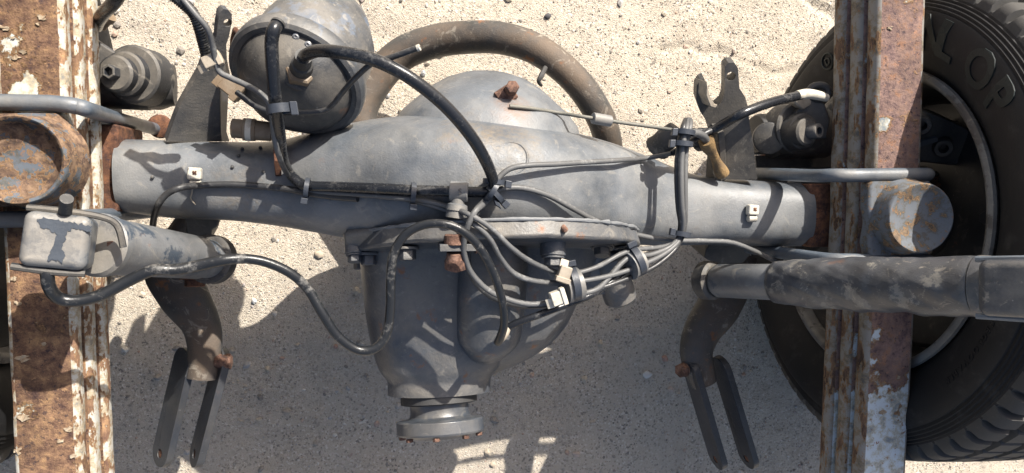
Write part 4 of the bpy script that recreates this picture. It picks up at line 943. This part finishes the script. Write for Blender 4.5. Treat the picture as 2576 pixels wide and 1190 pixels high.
obj('cable_clip', join(lathe(P(1590, 665, .52), P(1610, 655, .515) - P(1590, 665, .52), [(-.008, .016), (-.008, .020), (.012, .020), (.012, .016), (0, .015)], 32)), M_SHOK, label='pale ring clip inside the cable loop near the lower right tie', cat='clip')
obj('cable_clip', join(lathe(P(1440, 718, .545), P(1470, 710, .543) - P(1440, 718, .545), [(-.012, .018), (-.012, .0222), (.010, .0222), (.010, .018), (0, .017)], 32)), M_SHOK, label='pale ring clip beside the beige connectors', cat='clip')
# beige connectors
def conn(px, py, z, ux, lab, mat, s=(.022, .016, .012)):
    c = P(px, py, z); ax = (P(px + ux[0], py + ux[1], z) - c).normalized(); hz = V(0, 0, 1); hy = hz.cross(ax)
    t = thing('connector', lab, 'connector', c - V(0, 0, s[2] / 2), 'plastic clips and connectors')
    obj('body', box(c, ax, hy, hz, *s), mat, t, bevel=.0016)
    obj('tab', box(c + ax * s[0] * .32 + hz * .003, ax, hy, hz, s[0] * .3, s[1] * 1.25, s[2] * .8), mat, t, bevel=.001)
    obj('flap', box(c - ax * s[0] * .6 - hy * .004, (ax + hz * .4).normalized(), hy, (hz - ax * .4).normalized(), s[0] * .5, s[1] * .7, .003), mat, t, bevel=.0006)
conn(1418, 690, .568, (-20, 60), 'upper beige plastic connector on the cable loop', M_BEIGE)
conn(1404, 748, .572, (60, -22), 'lower cream plastic connector on the cable loop', M_CLIP, (.02, .018, .013))
conn(535, 152, .575, (60, -26), 'beige clip joining cables at the left rod bracket', M_BEIGE, (.022, .014, .012))
conn(585, 222, .50, (50, 40), 'brown connector block between left bracket and chamber', M_BRASS, (.028, .020, .02))
conn(1752, 350, .455, (40, 30), 'brown connector under the hose by the right fork', M_DARK, (.03, .02, .02))
def wclip(px, py, lab):
    c = drape(px, py, .006)
    t = thing('cable_clip', lab, 'clip', c - V(0, 0, .008), 'white clips stuck on the axle tube')
    obj('block', box(c + V(0, .003, .002), V(1, -.05, 0), V(.05, 1, 0), V(0, 0, 1), .0175, .016, .012), M_CLIP, t, bevel=.003, seg=3)
    obj('hook', lathe(c + V(-.006, -.010, .0), V(1, 0, 0), [(0, .0055), (.013, .0055)], 16), M_CLIP, t, bevel=.0008)
    obj('cross_slot', join(box(c + V(.001, .004, .0079), V(.7, .7, 0), V(-.7, .7, 0), V(0, 0, 1), .006, .0022, .0012), box(c + V(.001, .004, .0083), V(.7, -.7, 0), V(.7, .7, 0), V(0, 0, 1), .006, .0022, .0012)), M_SEAT, t)
wclip(491, 443, 'white plastic cable clip on the left axle tube with hanging thread'); wclip(1891, 533, 'white plastic cable clip alone on the right axle tube')
line('cable', [(384, 572, .42), (388, 545, .45), (398, 515, .475), (420, 488, .48), (455, 472, .48), (510, 466, 'd', .009), (580, 464, 'd', .008), (650, 468, 'd', .008), (720, 475, 'd', .009), (768, 484, 'd', .009), (830, 494, 'd', .006), (900, 500, 'd', .006)], .0042, M_CABLD, 'dark cable lying along the left axle tube under the white clip', 'cable', HG)
line('thread', [(486, 462, 'd', .004), (483, 485, 'd', .003), (480, 500, 'd', .003), (492, 515, 'd', .003)], .0009, M_BEIGE, 'frayed thread hanging below the left white clip', 'thread', None, 6)
